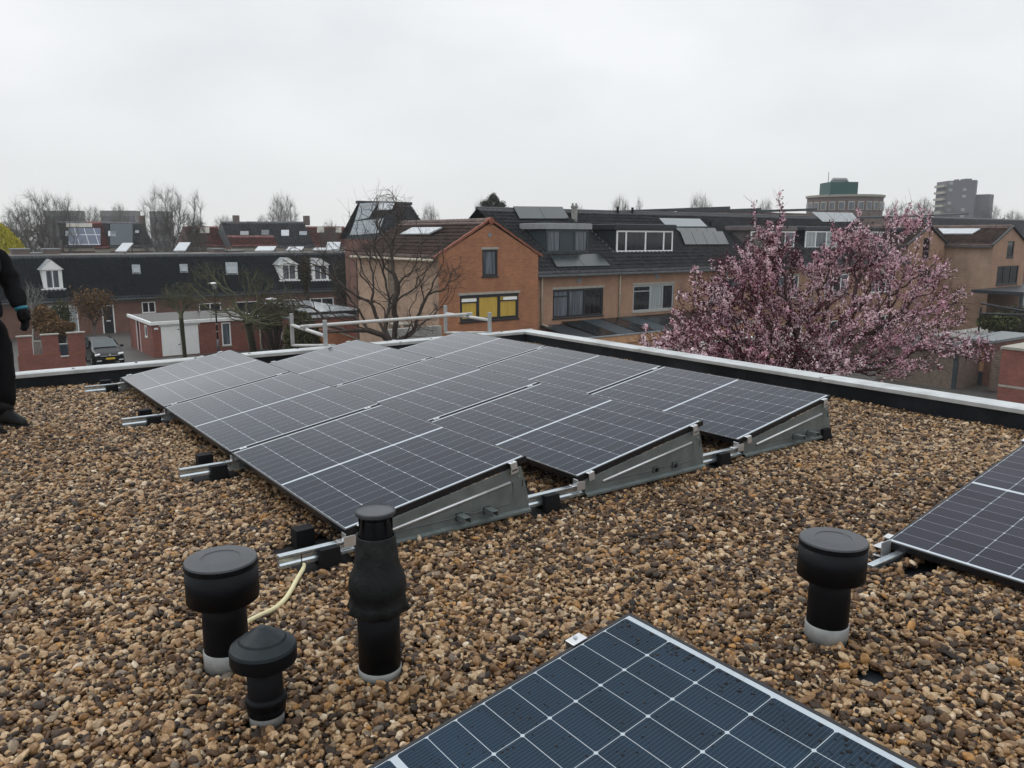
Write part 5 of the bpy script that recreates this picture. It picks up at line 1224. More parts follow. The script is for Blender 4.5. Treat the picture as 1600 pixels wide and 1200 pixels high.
# low red brick garage, sheds and fence at the right
bx = 41.0; yA = U(1562, 580, x=bx)[1]; zt = U(1564, 541, x=bx)[2]; yB = 4.0
t = thing('brick_garage', (bx, (yA+yB)/2, G), 'red brick garage with a pale band and coping at the right edge behind the parapet', 'garage')
MB().box(bx, bx+6, yB, yA, G, zt-.12).build('wall', M['brick_red'], t); MB().box(bx-.06, bx+6.06, yB-.06, yA+.06, zt-.12, zt).build('coping', M['lintel'], t)
zb = U(1563, 602, x=bx)[2]; MB().box(bx-.012, bx-.001, yB, yA-.002, zb-.06, zb+.05).build('brick_band', M['lintel'], t)
def slats(parent, x, ya, yb, z0, z1, mat, name='board', hgt=.14):
    b = MB(); z = z0
    while z < z1-.02: b.box(x-.02, x+.02, ya, yb, z, min(z+hgt-.02, z1)); z += hgt
    return b.build(name, M[mat], parent)
sx = 42.0; y0_, y1_ = U(1496, 580, x=sx)[1], U(1370, 580, x=sx)[1]; zs = U(1470, 548, x=sx)[2]
t = thing('timber_shed', (sx, (y0_+y1_)/2, G), 'long grey timber shed with horizontal boards under the lower right blossom', 'shed')
MB().box(sx+.03, sx+4, y0_, y1_, G, zs-.02).build('wall', M['wood'], t); slats(t, sx, y0_, y1_, G, zs, 'wood')
MB().box(sx-.2, sx+4.2, y0_-.15, y1_+.1, zs, zs+.12).build('roof', M['anthracite'], t)
MB().box(sx-.06, sx+.03, y0_-.0, y0_+.22, G, zs-.01).build('corner_post', M['slateblue'], t)
sx = 44.5; y0_, y1_ = U(1548, 570, x=sx)[1], U(1499, 570, x=sx)[1]; zs = U(1520, 533, x=sx)[2]
t = thing('small_garden_shed', (sx, (y0_+y1_)/2, G), 'small shed with a tan door and dark base between timber shed and brick garage', 'shed')
MB().box(sx, sx+5, y0_, y1_, G, zs).build('wall', M['brick_brown'], t); MB().box(sx-.2, sx+5.2, y0_-.1, y1_+.1, zs, zs+.14).build('roof', M['lead'], t)
MB().box(sx-.05, sx-.003, y0_+.35, y1_-.1, G+.75, zs-.35).build('door', M['orangewood'], t); MB().box(sx-.05, sx-.003, y0_+.35, y1_-.1, G, G+.74).build('door_base', M['slateblue'], t)
t = thing('flat_shed_roof', (48, 18, G), 'low shed with a pale brown flat roof behind the small garden shed', 'shed')
a_ = U(1500, 527, x=50)
MB().box(50, 58, 15.0, a_[1]+1.5, G, a_[2]-.1).build('wall', M['brick_brown'], t); MB().box(49.8, 58.2, 14.8, a_[1]+1.7, a_[2]-.1, a_[2]+.05).build('roof', M['concrete'], t)
slats(thing('slatted_fence', (43, 12.5, G), 'narrow stretch of horizontal slat fence left of the brick garage', 'fence'), 43.2, U(1566,570,x=43.2)[1], U(1549,570,x=43.2)[1], G, U(1555, 545, x=43.2)[2], 'wood')
t = thing('garden_fence', (40, 24, G), 'weathered wooden fence behind the lower blossom branches', 'fence')
slats(t, 48.0, 19, 27, G, G+2.0, 'wood')
for yy in np.arange(19, 27.1, 2): MB().box(47.9, 48.1, yy-.05, yy+.05, G, G+2.1).build('post', M['wood'], t)

# low things between the left row and the orange house
oy = 38.0; p, q = U(500, 516, y=oy), U(572, 545, y=oy)
t = thing('orange_garden_wall', ((p[0]+q[0])/2, oy, G), 'orange brick garden wall with a sloping top behind the guard rail', 'garden wall')
zb1, zb2 = U(500, 515, y=oy)[2], U(566, 537, y=oy)[2]; xx0, xx1 = U(455, 530, y=oy)[0], U(574, 540, y=oy)[0]; xm = U(512, 515, y=oy)[0]
MB().prism([(xx0+1.2, oy, G), (xx1, oy, G), (xx1, oy, zb2), (xm, oy, zb1), (xx0+1.2, oy, zb1)], (0, .22, 0)).build('wall', M['brick_orange'], t)
MB().prism([(xx1+.04, oy-.04, zb2), (xx1+.04, oy-.04, zb2+.08), (xm, oy-.04, zb1+.08), (xm, oy-.04, zb1)], (0, .30, 0)).build('coping', M['lintel'], t)
t = thing('carport', (20, 50, G), 'carport with a bright flat roof and dark underside left of the orange house', 'carport')
oy = 44; p, q = U(470, 472, y=oy+9), U(560, 488, y=oy); zr_ = U(540, 486, y=oy)[2]
xr0, xr1 = U(484, 486, y=oy)[0], U(566, 486, y=oy)[0]
MB().box(xr0, xr1, oy, oy+9, zr_-.02, zr_+.05).build('roof', M['skylight'], t); MB().box(xr0-.05, xr1+.05, oy-.1, oy-.01, zr_-.35, zr_+.03).build('fascia', M['darkframe'], t)
MB().box(xr0, xr1, oy+8.8, oy+9, G, zr_-.03).build('wall', M['brick_brown'], t)
for xx in (xr0+.1, (xr0+xr1)/2, xr1-.1): MB().box(xx-.07, xx+.07, oy+.1, oy+.24, G, zr_-.03).build('post', M['darkframe'], t)
t = thing('brick_shed', (18, 46, G), 'low reddish brick shed in front of the carport', 'shed'); oy = 42
xa, xb = U(457, 510, y=oy)[0], U(556, 510, y=oy)[0]; zt = U(500, 498, y=oy)[2]
MB().box(xa, xb, oy, oy+1.6, G, zt).build('wall', M['brick_red'], t); MB().box(xa-.05, xb+.05, oy-.05, oy+1.65, zt, zt+.08).build('roof', M['gutter'], t)
t = thing('board_fence', (17.5, 52, G), 'tall vertical board fence right of the silver-grey car', 'fence'); oy = 52
xa, xb = U(458, 500, y=oy)[0], U(485, 500, y=oy)[0]; b = MB(); x = xa; zt = U(470, 478, y=oy)[2]
while x < xb: b.box(x, x+.17, oy, oy+.04, G, zt + rng.uniform(-.03,.03)); x += .2
b.build('board', M['wood'], t); MB().box(xa, xb, oy+.041, oy+.1, zt-.5, zt-.4).build('rail', M['wood'], t)
t = thing('garden_table', (14.5, 22, G), 'weathered pale table or bench in the garden left of the orange gable', 'table'); oy = 28
p = U(648, 505, y=oy); q = U(622, 505, y=oy)
MB().box(q[0], p[0], oy, oy+.8, p[2]-.06, p[2]).build('table_top', M['lintel'], t)
for xx in (q[0]+.2, p[0]-.2): MB().box(xx-.08, xx+.08, oy+.3, oy+.5, G, p[2]-.06).build('leg', M['lintel'], t)
t = thing('low_garden_wall', (15, 25, G), 'low grey concrete garden wall at the foot of the orange gable', 'garden wall')
oy = 25.5; p, q = U(604, 520, y=oy), U(690, 520, y=oy); MB().box(p[0], q[0], oy, oy+.25, G, U(650, 512, y=oy)[2]).build('wall', M['concrete'], t)

# ------------------------------------------------------------------ round building and tower on the skyline
M['postgrey2'] = plain('stone_window_surround', (.48,.46,.43), .7, 0, .05, 1)
dp = 170; a_, c_ = D(1273, 303, dp), D(1386, 302, dp); ctr = (a_+c_)/2; ctr = ctr + FWD*3; R_ = np.linalg.norm((c_-a_)[:2])/2; zt = U(1330, 302, y=ctr[1])[2]
t = thing('round_building', (ctr[0], ctr[1], G), 'round brown brick building with white window frames and a green roof plant', 'building')
zt = D(1330, 302, dp-R_)[2]
MB().lathe([(R_, G), (R_, zt-.5), (R_+.0, zt-.48)], (ctr[0], ctr[1], 0), 64).build('wall', M['brick_grey'], t)
MB().lathe([(R_+.3, zt-.45), (R_+.35, zt), (0, zt+.02)], (ctr[0], ctr[1], 0), 64).build('cornice', M['lintel'], t)
wn_ = 26
for fl in range(3):
    for k in range(wn_):
        an = 2*PI*k/wn_; d_ = np.array([math.cos(an), math.sin(an), 0]); 
        if d_ @ FWD > .25: continue
        s_ = np.array([-d_[1], d_[0], 0]); c = np.array([ctr[0], ctr[1], zt-2.3-3.1*fl])
        f = MB().obox(c + d_*(R_+.05), s_*.62, d_*.12, (0,0,.85)).build('window', M['postgrey2'], t)
        MB().obox(c + d_*(R_+.14), s_*.52, d_*.08, (0,0,.72)).build('pane', M['glass_curtain'], f)
p, q = D(1288.5, 300, dp), D(1331, 300, dp); w = np.linalg.norm((q-p)[:2])/2; m_ = (p+q)/2; zt2 = D(1310, 288, dp)[2]
MB().obox((m_[0], m_[1], (zt+zt2)/2), (RGT[0]*w, RGT[1]*w, 0), (FWD[0]*3, FWD[1]*3, 0), (0,0,(zt2-zt)/2+.3)).build('plant_room', M['teal'], t)
p, q = D(1299, 285, dp), D(1324, 285, dp); MB().tube([(p[0],p[1],zt2+.2), (p[0]*.9+q[0]*.1, p[1]*.9+q[1]*.1, zt2+.95), (p[0]*.1+q[0]*.9, p[1]*.1+q[1]*.9, zt2+.95), (q[0],q[1],zt2+.2)], .42, 10).build('duct', M['fasciagrey'], t, smooth=True)
p = D(1293, 300, dp); MB().tube([(p[0],p[1],zt), (p[0],p[1],D(1293, 269, dp)[2])], .07, 6).build('antenna', M['gutter'], t)
dp = 360
def block(parent, pa, pb, yt, depth, thick, mat, name, dd=0, side=False):
    p, q = D(pa, yt, depth), D(pb, yt, depth+dd); d_ = q-p; d_[2] = 0; L_ = np.linalg.norm(d_); d_ /= L_; nn_ = np.array([-d_[1], d_[0], 0]); nn_ = nn_ if nn_@FWD > 0 else -nn_
    if side and nn_@RGT < 0: nn_ = -nn_
    c = (p+q)/2 + nn_*thick/2; h_ = p[2]-G
    return MB().obox((c[0], c[1], G+h_/2), d_*L_/2, nn_*thick/2, (0,0,h_/2)).build(name, M[mat], parent), (p, d_, L_, nn_)
p = D(1500, 335, dp); t = thing('apartment_tower', (p[0], p[1], G), 'hazy grey apartment tower with balconies and a lower wing on the right skyline', 'building')
_, (p, d_, L_, nn_) = block(t, 1464, 1482, 285, 376, 5, 'tower', 'wall', -11, side=True)
_, inf2 = block(t, 1481.5, 1526, 282.5, 364.5, 8, 'tower', 'wall', -6); block(t, 1525, 1546.5, 304, 364, 6, 'tower', 'wing', -4)
block(t, 1510, 1519, 279, 363, 5, 'tower', 'lift_room'); block(t, 1496, 1499, 280, 366, 3, 'tower', 'lift_room')
for fl in range(11):
    z_ = p[2] - 2.2 - fl*2.95
    b = MB(); b.obox(p + d_*L_*.5 - nn_*.7 + (0,0,z_-p[2]), d_*L_*.42, nn_*.7, (0,0,.5)); b.build('balcony', M['lintel'], t)
    pp, dd2, LL2, n2 = inf2
    for fx in (.12, .62):
        b = MB(); b.obox(pp + dd2*LL2*fx - n2*.1 + (0,0,z_-pp[2]+1.0), dd2*.7, n2*.1, (0,0,.6)); b.build('window', M['glass_pale'], t) if (fl + int(fx*10)) % 3 else None


# ------------------------------------------------------------------ trees
def grow(base, pts, k=.35, seed=1, sub=4, jit=.05, rt=.006, pw=2.3, up=None):
    """branch skeleton joining a base point to a cloud of points; returns start, end, radius0, radius1 of every piece"""
    g = np.random.default_rng(seed)
    base = np.array(base, float); pts = pts[np.argsort(np.linalg.norm(pts - base, axis=1))]
    n = len(pts)*sub + 2; P = np.zeros((n, 3)); L_ = np.zeros(n); par = np.full(n, -1); dr = np.zeros((n, 3)); P[0] = base; dr[0] = (0,0,1); m = 1
    if up is not None: P[1] = up; par[1] = 0; L_[1] = np.linalg.norm(up-base); dr[1] = (0,0,1); m = 2
    for p in pts:
        dv = p - P[:m]; d = np.linalg.norm(dv, axis=1); cosang = (dv*dr[:m]).sum(1)/(d+1e-6)
        j = int(np.argmin(d*(1 + .55*(1-cosang)) + k*L_[:m] + (1e3 if (up is not None and m > 2) else 0)*(np.arange(m) == 0)))
        dist = d[j]; ctrl = P[j] + dr[j]*dist*.4; prev = j
        for s in range(1, sub+1):
            t = s/sub; q = (1-t)**2*P[j] + 2*t*(1-t)*ctrl + t*t*p + (g.normal(0, jit*dist/sub*2, 3) if s < sub else 0)
            P[m] = q; par[m] = prev; L_[m] = L_[prev] + np.linalg.norm(q - P[prev]); v = q - P[prev]; dr[m] = v/(np.linalg.norm(v)+1e-9); prev = m; m += 1
    P, par, dr = P[:m], par[:m], dr[:m]; acc = np.zeros(m); ch = np.zeros(m, int)
    for i in range(1, m): ch[par[i]] += 1
    acc[ch == 0] = rt**pw
    for i in range(m-1, 0, -1): acc[par[i]] += acc[i]
    r = acc**(1/pw); i = np.arange(1, m)
    return P, par, dr, r, ch
def prisms(a, b, ra, rb, n=4):
    d = b - a; L_ = np.linalg.norm(d, axis=1, keepdims=True)+1e-9; d = d/L_
    ref = np.where(np.abs(d[:, 2:3]) < .9, np.array([[0,0,1.]]), np.array([[1.,0,0]])); u = np.cross(d, ref); u /= np.linalg.norm(u, axis=1, keepdims=True); v = np.cross(d, u)
    m = len(a); V = np.zeros((m, 2*n, 3))
    for k in range(n):
        c, s = math.cos(2*PI*k/n), math.sin(2*PI*k/n); o = u*c + v*s
        V[:, k] = a - d*ra[:, None]*.3 + o*ra[:, None]; V[:, n+k] = b + d*rb[:, None]*.3 + o*rb[:, None]
    f = np.array([(k, (k+1) % n, n+(k+1) % n, n+k) for k in range(n)]); F = (np.arange(m)[:, None, None]*2*n + f[None]).reshape(-1, 4)
    return V.reshape(-1, 3), F
def twigs(P, dr, r, ch, g, per=3, length=.35, rt=.004, rmax=.03, spread=.8, droop=0, segs=2):
    idx = np.where(r < rmax)[0]; idx = np.repeat(idx, per); n = len(idx)
    a = P[idx]; d = dr[idx] + g.normal(0, spread, (n, 3)); d /= np.linalg.norm(d, axis=1, keepdims=True); L_ = length*g.uniform(.4, 1.3, (n, 1))
    A, B = [], []; cur = a
    for s in range(segs):
        nx = cur + d*L_/segs; nx[:, 2] -= droop*L_[:, 0]*(s+1)/segs; A.append(cur); B.append(nx); cur = nx; d = d + g.normal(0, .25, (n, 3)); d[:, 2] += .1; d /= np.linalg.norm(d, axis=1, keepdims=True)
    return np.vstack(A), np.vstack(B), np.concatenate([np.full(n, rt*(1-.4*s/segs)) for s in range(segs)]), cur
def tree(base, pts, bark, label, cat='tree', name='bare_tree', group=None, seed=1, trunk_r=None, k=.35, per=3, tl=.35, rt=.006, twr=.004, droop=0, up=None, spread=.8, sub=4, ns=6, rmax=.03, pw=2.3):
    g = np.random.default_rng(seed); t = thing(name, base, label, cat, group)
    P, par, dr, r, ch = grow(base, pts, k, seed, sub, rt=rt, up=up, pw=pw)
    if trunk_r: r = r * (1 + (trunk_r/r[0]-1)*(r/r[0])**.7)
    i = np.arange(1, len(P)); big = r[i] > .42*r[0] if len(i) else None
    for sel, nm, nn_ in ((big, 'trunk', 8), (~big, 'branches', ns)):
        j = i[sel]
        if len(j) == 0: continue
        rj = np.minimum(r[par[j]], r[j]*1.25); V, F = prisms(P[par[j]], P[j], rj, r[j], nn_)
        if nm == 'branches' and per:
            A, B, rr, tips = twigs(P, dr, r, ch, g, per, tl, twr, rmax, spread, droop); V2, F2 = prisms(A, B, rr, rr*.7, 3)
            npmesh('twigs', V2, F2, M[bark], t)
        npmesh(nm, V, F, M[bark], t, smooth=True)
    return t, (P, par, dr, r, ch)
def ell(c, rad, n, g, bottom=-1, power=.5, hollow=0):
    v = g.normal(0, 1, (n*3, 3)); v /= np.linalg.norm(v, axis=1, keepdims=True); v *= (hollow + (1-hollow)*g.random((n*3, 1)))**power; v = v[v[:, 2] > bottom][:n]
    return np.array(c) + v*np.array(rad)

# three kinds of distant bare tree, copied along the skyline
g = np.random.default_rng(5)
def proto(kind, bark, n, seed, sc_=1.0):
    g = np.random.default_rng(seed); H = 10.0
    if kind == 'vase': pts = ell((0,0,6.2), (3.6,3.6,3.8), n, g, -.8, .45)
    elif kind == 'poplar': pts = ell((0,0,6.0), (1.7,1.7,4.4), n, g, -.9, .5)
    else: pts = ell((0,0,6.6), (3.1,3.1,3.3), n, g, -.9, .4)
    return tree((0,0,0), pts, bark, 'x', seed=seed, trunk_r=.26, k=.55, per=4, tl=.9, rt=.013, twr=.006, up=(0,0,2.0), spread=.45, rmax=.06, sub=4)[0]
protos = {'vase': proto('vase', 'bark_grey', 420, 3), 'poplar': proto('poplar', 'bark_grey', 260, 4), 'round': proto('round', 'bark_pale', 380, 6)}
used_p = set()
def far_tree(kind, px, ytop, depth, wpx, label, ybase=None):
    p = D(px, ytop, depth); H = p[2] - G; w = wpx*depth/F_PX; base_w = {'vase': 7.2, 'poplar': 3.4, 'round': 6.2}[kind]
    r = protos[kind]; t = r if kind not in used_p else copy_tree(r); used_p.add(kind)
    t.location = (p[0], p[1], G); t.scale = (w/base_w, w/base_w, H/10.0); t.rotation_euler = (0, 0, rng.uniform(0, 6.28)); tag(t, label, 'tree', 'bare trees on the skyline')
for a in [('vase', 60, 300, 92, 105, 'broad bare tree above the dormer on the far left, nearest the yellow willow'), ('vase', 98, 306, 100, 60, 'bare tree overlapping the right side of the broad far left tree'),
          ('vase', 258, 291, 92, 88, 'tallest bare tree, behind the flat-roofed garage side of the low terrace'), ('poplar', 303, 309, 94, 34, 'narrow upright bare tree just right of the tallest one'),
          ('round', 441, 303, 118, 52, 'pale rounded bare tree rising above the taller slate roofed block'), ('round', 410, 336, 170, 26, 'small hazy tree left of the pale rounded one'),
          ('round', 350, 337, 190, 40, 'hazy tree over the red roofs behind the narrow upright tree'), ('round', 186, 318, 175, 32, 'hazy tree standing between the two grey flats blocks'),
          ('round', 143, 322, 180, 46, 'hazy tree right of the first grey flats block'), ('round', 25, 325, 150, 56, 'hazy tree at the far left edge behind the yellow willow'),
          ('vase', 515, 345, 95, 40, 'small twiggy tree left of the steep roofed house'), ('round', 600, 309, 75, 40, 'bare top of a tree just over the steep slate roof'),
          ('round', 672, 319, 110, 34, 'pale bushy bare tree between the steep roof and the terrace ridge'), ('round', 752, 312, 120, 30, 'faint bare tree left of the dark pine'),
          ('round', 970, 307, 130, 38, 'bare tree crown over the ridge, left of the middle of the skyline'), ('poplar', 1000, 316, 150, 18, 'very small bare treetop next to the mid-skyline crown'),
          ('round', 1095, 303, 120, 44, 'rounded bare treetop above the dark flat roof edge'), ('round', 1196, 311, 150, 30, 'bare treetop behind the tallest blossom twigs'),
          ('vase', 1400, 316, 190, 44, 'bare tree directly right of the round building'), ('round', 1443, 309, 200, 36, 'rounded bare tree left of the apartment tower'),
          ('round', 1482, 320, 240, 34, 'hazy tree at the foot of the apartment tower'), ('vase', 1550, 320, 230, 40, 'hazy tree right of the apartment tower wing'), ('round', 1585, 329, 210, 40, 'low hazy tree at the far right of the skyline'),
          ('round', 905, 321, 140, 26, 'faint tree behind the chimney flue')]: far_tree(*a)

# a low hazy belt of distant wood along the horizon
n = 5200; az = nrg.uniform(-.75, .75, n); dd_ = nrg.uniform(240, 330, n); pxs = 800 + F_PX*np.tan(az)
pos = np.array([D(px, 372, d_) for px, d_ in zip(pxs, dd_)]); hh = (9.5 + 2.2*np.sin(pxs*.021) + 1.4*np.sin(pxs*.06+2))
pos[:, 2] = G + hh*nrg.random(n)**.6
c = pos; u1 = nrg.normal(0, 1, (n, 3)); u1 /= np.linalg.norm(u1, axis=1, keepdims=True); u2 = np.cross(u1, nrg.normal(0, 1, (n, 3))); u2 /= np.linalg.norm(u2, axis=1, keepdims=True)
def quads(c, u, v, su, sv):
    V = np.stack([c-u*su-v*sv, c+u*su-v*sv, c+u*su+v*sv, c-u*su+v*sv], 1).reshape(-1, 3); return V, np.arange(len(c)*4).reshape(-1, 4)
V, F = quads(c, u1, u2, nrg.uniform(.5, 1.5, (n,1)), nrg.uniform(.2, .7, (n,1)))
M['farwood'] = leafmat('distant_wood', [(0, (.05,.045,.04)), (1, (.13,.12,.10))])
o = npmesh('distant_wood', V, F, M['farwood'], attr=nrg.random(n)); tag(o, 'low hazy belt of bare woodland along the horizon', 'wood', kind='stuff')

def cloud(parent, name, mat, pts, size, g, aspect=.6, attr=None, droop=False):
    n = len(pts); u = g.normal(0, 1, (n, 3)); 
    if droop: u = u*.3 + np.array([0,0,-1.])
    u /= np.linalg.norm(u, axis=1, keepdims=True); v = np.cross(u, g.normal(0, 1, (n, 3))); v /= np.linalg.norm(v, axis=1, keepdims=True)
    s = size*g.uniform(.6, 1.4, (n, 1)); V, F = quads(pts, u, v, s, s*aspect)
    return npmesh(name, V, F, M[mat], parent, attr=attr if attr is not None else g.random(n))

# yellow-green willow at the left edge
g = np.random.default_rng(21); wy = D(0, 366, 84)
t, sk = tree((wy[0]-1.0, wy[1], G), ell((wy[0]-1.0, wy[1], -1.2), (3.6,3.6,4.2), 240, g, -.4), 'bark', 'yellow-green willow behind the shoulder of the worker', name='willow', seed=9, trunk_r=.3, per=0, rt=.02, sub=3)
zt = D(8, 345, 84)[2]; n = 26000; ph = g.uniform(0, 2*PI, n); q = g.random(n)**.5; hz = g.random(n)
R_ = 4.7*np.sqrt(np.clip(1-(hz*.97)**1.6, 0, 1))*(1+.1*np.sin(5*ph)); rr_ = R_*(.72+.28*q)
pts = np.c_[wy[0]-1.5+rr_*np.cos(ph), wy[1]+rr_*np.sin(ph), G+2.2+(zt-G-2.2)*hz]
cloud(t, 'foliage', 'yellowleaf', pts, .13, g, .22, droop=True)
# dark pine behind the ridge
pp = D(771, 303, 95); g = np.random.default_rng(8)
pts = np.vstack([ell((pp[0]+dx, pp[1], pp[2]-dz), (rx, rx, .45), 45, g) for dx, dz, rx in ((-.1,.5,.6),(-1.1,1.2,.8),(.8,1.2,.8),(.1,1.6,1.2),(1.7,2.0,.8),(-1.6,2.3,.8),(.3,2.7,1.4),(1.3,3.2,1.2),(-.9,3.6,1.4))])
t, sk = tree((pp[0], pp[1], G), pts, 'bark', 'dark pine showing above the terrace ridge', name='pine_tree', seed=4, trunk_r=.22, per=0, rt=.012, sub=3, up=(pp[0], pp[1], pp[2]-5))
nd = sk[0][sk[3] < .05]; nd = nd[g.integers(0, len(nd), 9000)] + g.normal(0, .16, (9000, 3)); cloud(t, 'needles', 'pine', nd, .10, g, .3)

# big bare garden tree before the orange house
g = np.random.default_rng(31); dp = 21.0
B = D(612, 548, dp); base = np.array([B[0], B[1], G])
lobes = [((598,345),55,45,90), ((560,400),60,50,80), ((640,400),70,50,90), ((480,405),70,28,60), ((690,420),40,28,50), ((560,470),70,40,70), ((650,470),60,40,70), ((440,470),55,22,50), ((500,500),60,22,45), ((615,320),30,25,35), ((700,445),30,22,30), ((650,510),40,25,35)]
pts = []
for (cx, cyy), rx, rz, n in lobes:
    n = int(n*.62); c = D(cx, cyy, dp); k_ = dp/F_PX; v = g.normal(0, 1, (n, 3)); v /= np.linalg.norm(v, axis=1, keepdims=True); v *= g.random((n,1))**.4
    pts.append(c + RGT*v[:, :1]*rx*k_ + np.array([0,0,1])*v[:, 1:2]*rz*k_ + np.array([FWD[0],FWD[1],0])*v[:, 2:]*1.3)
t, _ = tree(base, np.vstack(pts), 'bark', 'large bare tree with spreading branches in front of the orange gable house', name='bare_tree', seed=12, trunk_r=.17, k=.5, per=1, tl=.5, rt=.0062, twr=.003, droop=.12, up=tuple(D(614, 545, dp)), sub=5, rmax=.02, pw=2.1, spread=.7)
# mossy tree and small pollard by the garage
g = np.random.default_rng(33); dp = 48
B = U(397, 556, y=50.2)
def mossy(lobes, base, dp, seed, label, trunk_r, up, n_mult=1, bark='bark_moss', tl=.5):
    g = np.random.default_rng(seed); pts = []
    for (cx, cyy), rx, rz, n in lobes:
        c = D(cx, cyy, dp); k_ = dp/F_PX; v = g.normal(0, 1, (n, 3)); v /= np.linalg.norm(v, axis=1, keepdims=True); v *= g.random((n,1))**.4
        pts.append(c + RGT*v[:, :1]*rx*k_ + np.array([0,0,1])*v[:, 1:2]*rz*k_ + np.array([FWD[0],FWD[1],0])*v[:, 2:]*rx*k_*.7)
    return tree(base, np.vstack(pts), bark, label, name='bare_tree', seed=seed, trunk_r=trunk_r, k=.6, per=1, tl=tl, rt=.015, twr=.008, droop=.05, up=up, sub=4, rmax=.04, pw=2.1, spread=.9)
mossy([((325,425),30,18,50), ((345,470),35,25,50), ((400,440),35,25,50), ((440,470),45,30,60), ((400,500),50,20,50), ((470,500),30,20,30), ((300,455),25,15,25)], (B[0], B[1], G), 48, 41, 'mossy leaning tree with crooked limbs in front of the right part of the garage', .24, tuple(D(388, 505, 48)))
B = U(289, 557, y=50.6)
mossy([((280,460),30,22,90), ((262,470),16,16,35), ((305,475),18,16,40)], (B[0], B[1], G), 48.5, 42, 'small pollarded tree with a straight dark trunk in front of the white garage door', .13, tuple(D(283, 497, 48.5)), tl=.4)
B = U(50, 545, y=57); mossy([((50,460),26,26,70)], (B[0], B[1], G), 58, 43, 'thin grey sapling in front of the cottage roof beside the worker', .08, tuple(D(52, 500, 58)), bark='bark_pale', tl=.4)
B = U(146, 520, y=58); t, _ = mossy([((145,475),34,26,90)], (B[0], B[1], G), 59, 44, 'brown-leaved shrub tree left of the dark front door', .1, tuple(D(147, 510, 59)), bark='bark', tl=.5)
sk = _; g = np.random.default_rng(3); nd = sk[0][sk[3] < .03]; nd = nd[g.integers(0, len(nd), 2600)] + g.normal(0, .25, (2600, 3)); cloud(t, 'leaves', 'rustleaf', nd, .05, g)
# garden shrubs
def shrub(c, rad, n, mat, size, label, name='shrub', seed=1):
    g = np.random.default_rng(seed); t = thing(name, (c[0], c[1], G), label, 'shrub'); v = ell(c, rad, n, g, -1, .35); v[:, 2] += .12*rad[2]*np.sin(v[:, 0]*4)*np.cos(v[:, 1]*3)
    cloud(t, 'foliage', mat, v, size*(1.9 if mat == 'ivy' else 1), g, .12 if mat == 'ivy' else .6)
    A = np.repeat([[c[0], c[1], G]], 40, 0) + g.normal(0, .08, (40, 3)); Bp = ell(c, np.array(rad)*.8, 40, g); V, F = prisms(A, Bp, np.full(len(A), .03), np.full(len(A), .01), 4); npmesh('stems', V[:], F, M['bark'], t)
    return t
c = D(70, 500, 56); shrub((c[0], c[1], c[2]), (.9,.9,1.0), 2600, 'rustleaf', .06, 'rusty brown conifer shrub behind the left gap of the garden wall', seed=2)
c = D(90, 512, 55.5); shrub((c[0], c[1], c[2]), (1.2,.8,.6), 2400, 'rustleaf', .06, 'brown overgrown shrub in front of the cottage window', seed=3)
c = D(95, 495, 58); shrub((c[0], c[1], c[2]), (.7,.7,1.3), 1600, 'hedgeleaf', .05, 'olive climbing shrub at the left of the cottage window', seed=4)
c = D(472, 524, 40); shrub((c[0], c[1], c[2]-.2), (.95,.8,1.3), 5200, 'hedgeleaf', .055, 'olive green hedge bush behind the left guard rail posts', seed=5)
c = D(428, 492, 52); shrub((c[0], c[1], c[2]), (2.2,1.2,1.0), 4200, 'hedgeleaf', .05, 'olive leafed bush above the silver-grey car', seed=6)
c = D(1560, 503, 50); shrub((c[0], c[1], c[2]), (1.3,1.2,.6), 2200, 'hedgeleaf', .07, 'olive shrub under the dark pergola beams', seed=7)
c = D(478, 425, 68.5); t = shrub((c[0], c[1], c[2]), (.42,.5,1.5), 2200, 'ivy', .07, 'dark ivy climbing between the two close white dormers', name='ivy', seed=8)
c = D(542, 450, 62); t = shrub((c[0], c[1], c[2]), (1.1,1.2,2.3), 4000, 'ivy', .06, 'dark twiggy thicket left of the orange house', name='thicket', seed=9)
c = D(1593, 500, 52); shrub((c[0], c[1], c[2]), (1.8,1.5,1.0), 3500, 'ivy', .06, 'dark shrub at the right edge behind the brick garage', seed=10)

# ------------------------------------------------------------------ pink blossom tree
g = np.random.default_rng(77); dp = 18.0; k_ = dp/F_PX
lobes = [ # px centre, px radii, depth offset, number, leafiness
 ((1125,560),100,60,-.6,210,.9), ((1100,470),48,62,-.4,100,.5), ((1075,530),55,50,-1.,100,.5), ((1165,440),60,62,.2,170,.6), ((1205,395),45,52,.4,120,.6), ((1190,520),90,70,0,230,1.0),
 ((1250,470),70,70,.6,170,1.0), ((1240,560),90,50,-.3,200,.9), ((1330,420),62,66,.3,170,.5), ((1350,375),40,36,.6,80,.5), ((1395,420),55,60,.2,120,.35), ((1330,510),80,60,-.2,180,.6), ((1420,490),75,60,0,150,.3),
 ((1460,430),50,42,.4,80,.2), ((1400,555),70,45,-.5,120,.35), ((1470,530),60,30,-.2,70,.3), ((1520,545),35,22,.1,36,.3), ((1030,535),40,26,-1.2,40,.2), ((1290,570),60,40,-.8,120,.8), ((1410,345),34,34,.8,40,.4), ((1497,475),26,34,.2,26,.2)]
pts = []; 
for (cx, cyy), rx, rz, do_, n, lf in lobes:
    c = D(cx, cyy, dp+do_); v = g.normal(0, 1, (n, 3)); v /= np.linalg.norm(v, axis=1, keepdims=True); v *= g.random((n,1))**.45
    pts.append(c + RGT*v[:, :1]*rx*k_ + np.array([0,0,1])*v[:, 1:2]*rz*k_ + np.array([FWD[0],FWD[1],0])*v[:, 2:]*min(1.6, rx*k_*1.2))
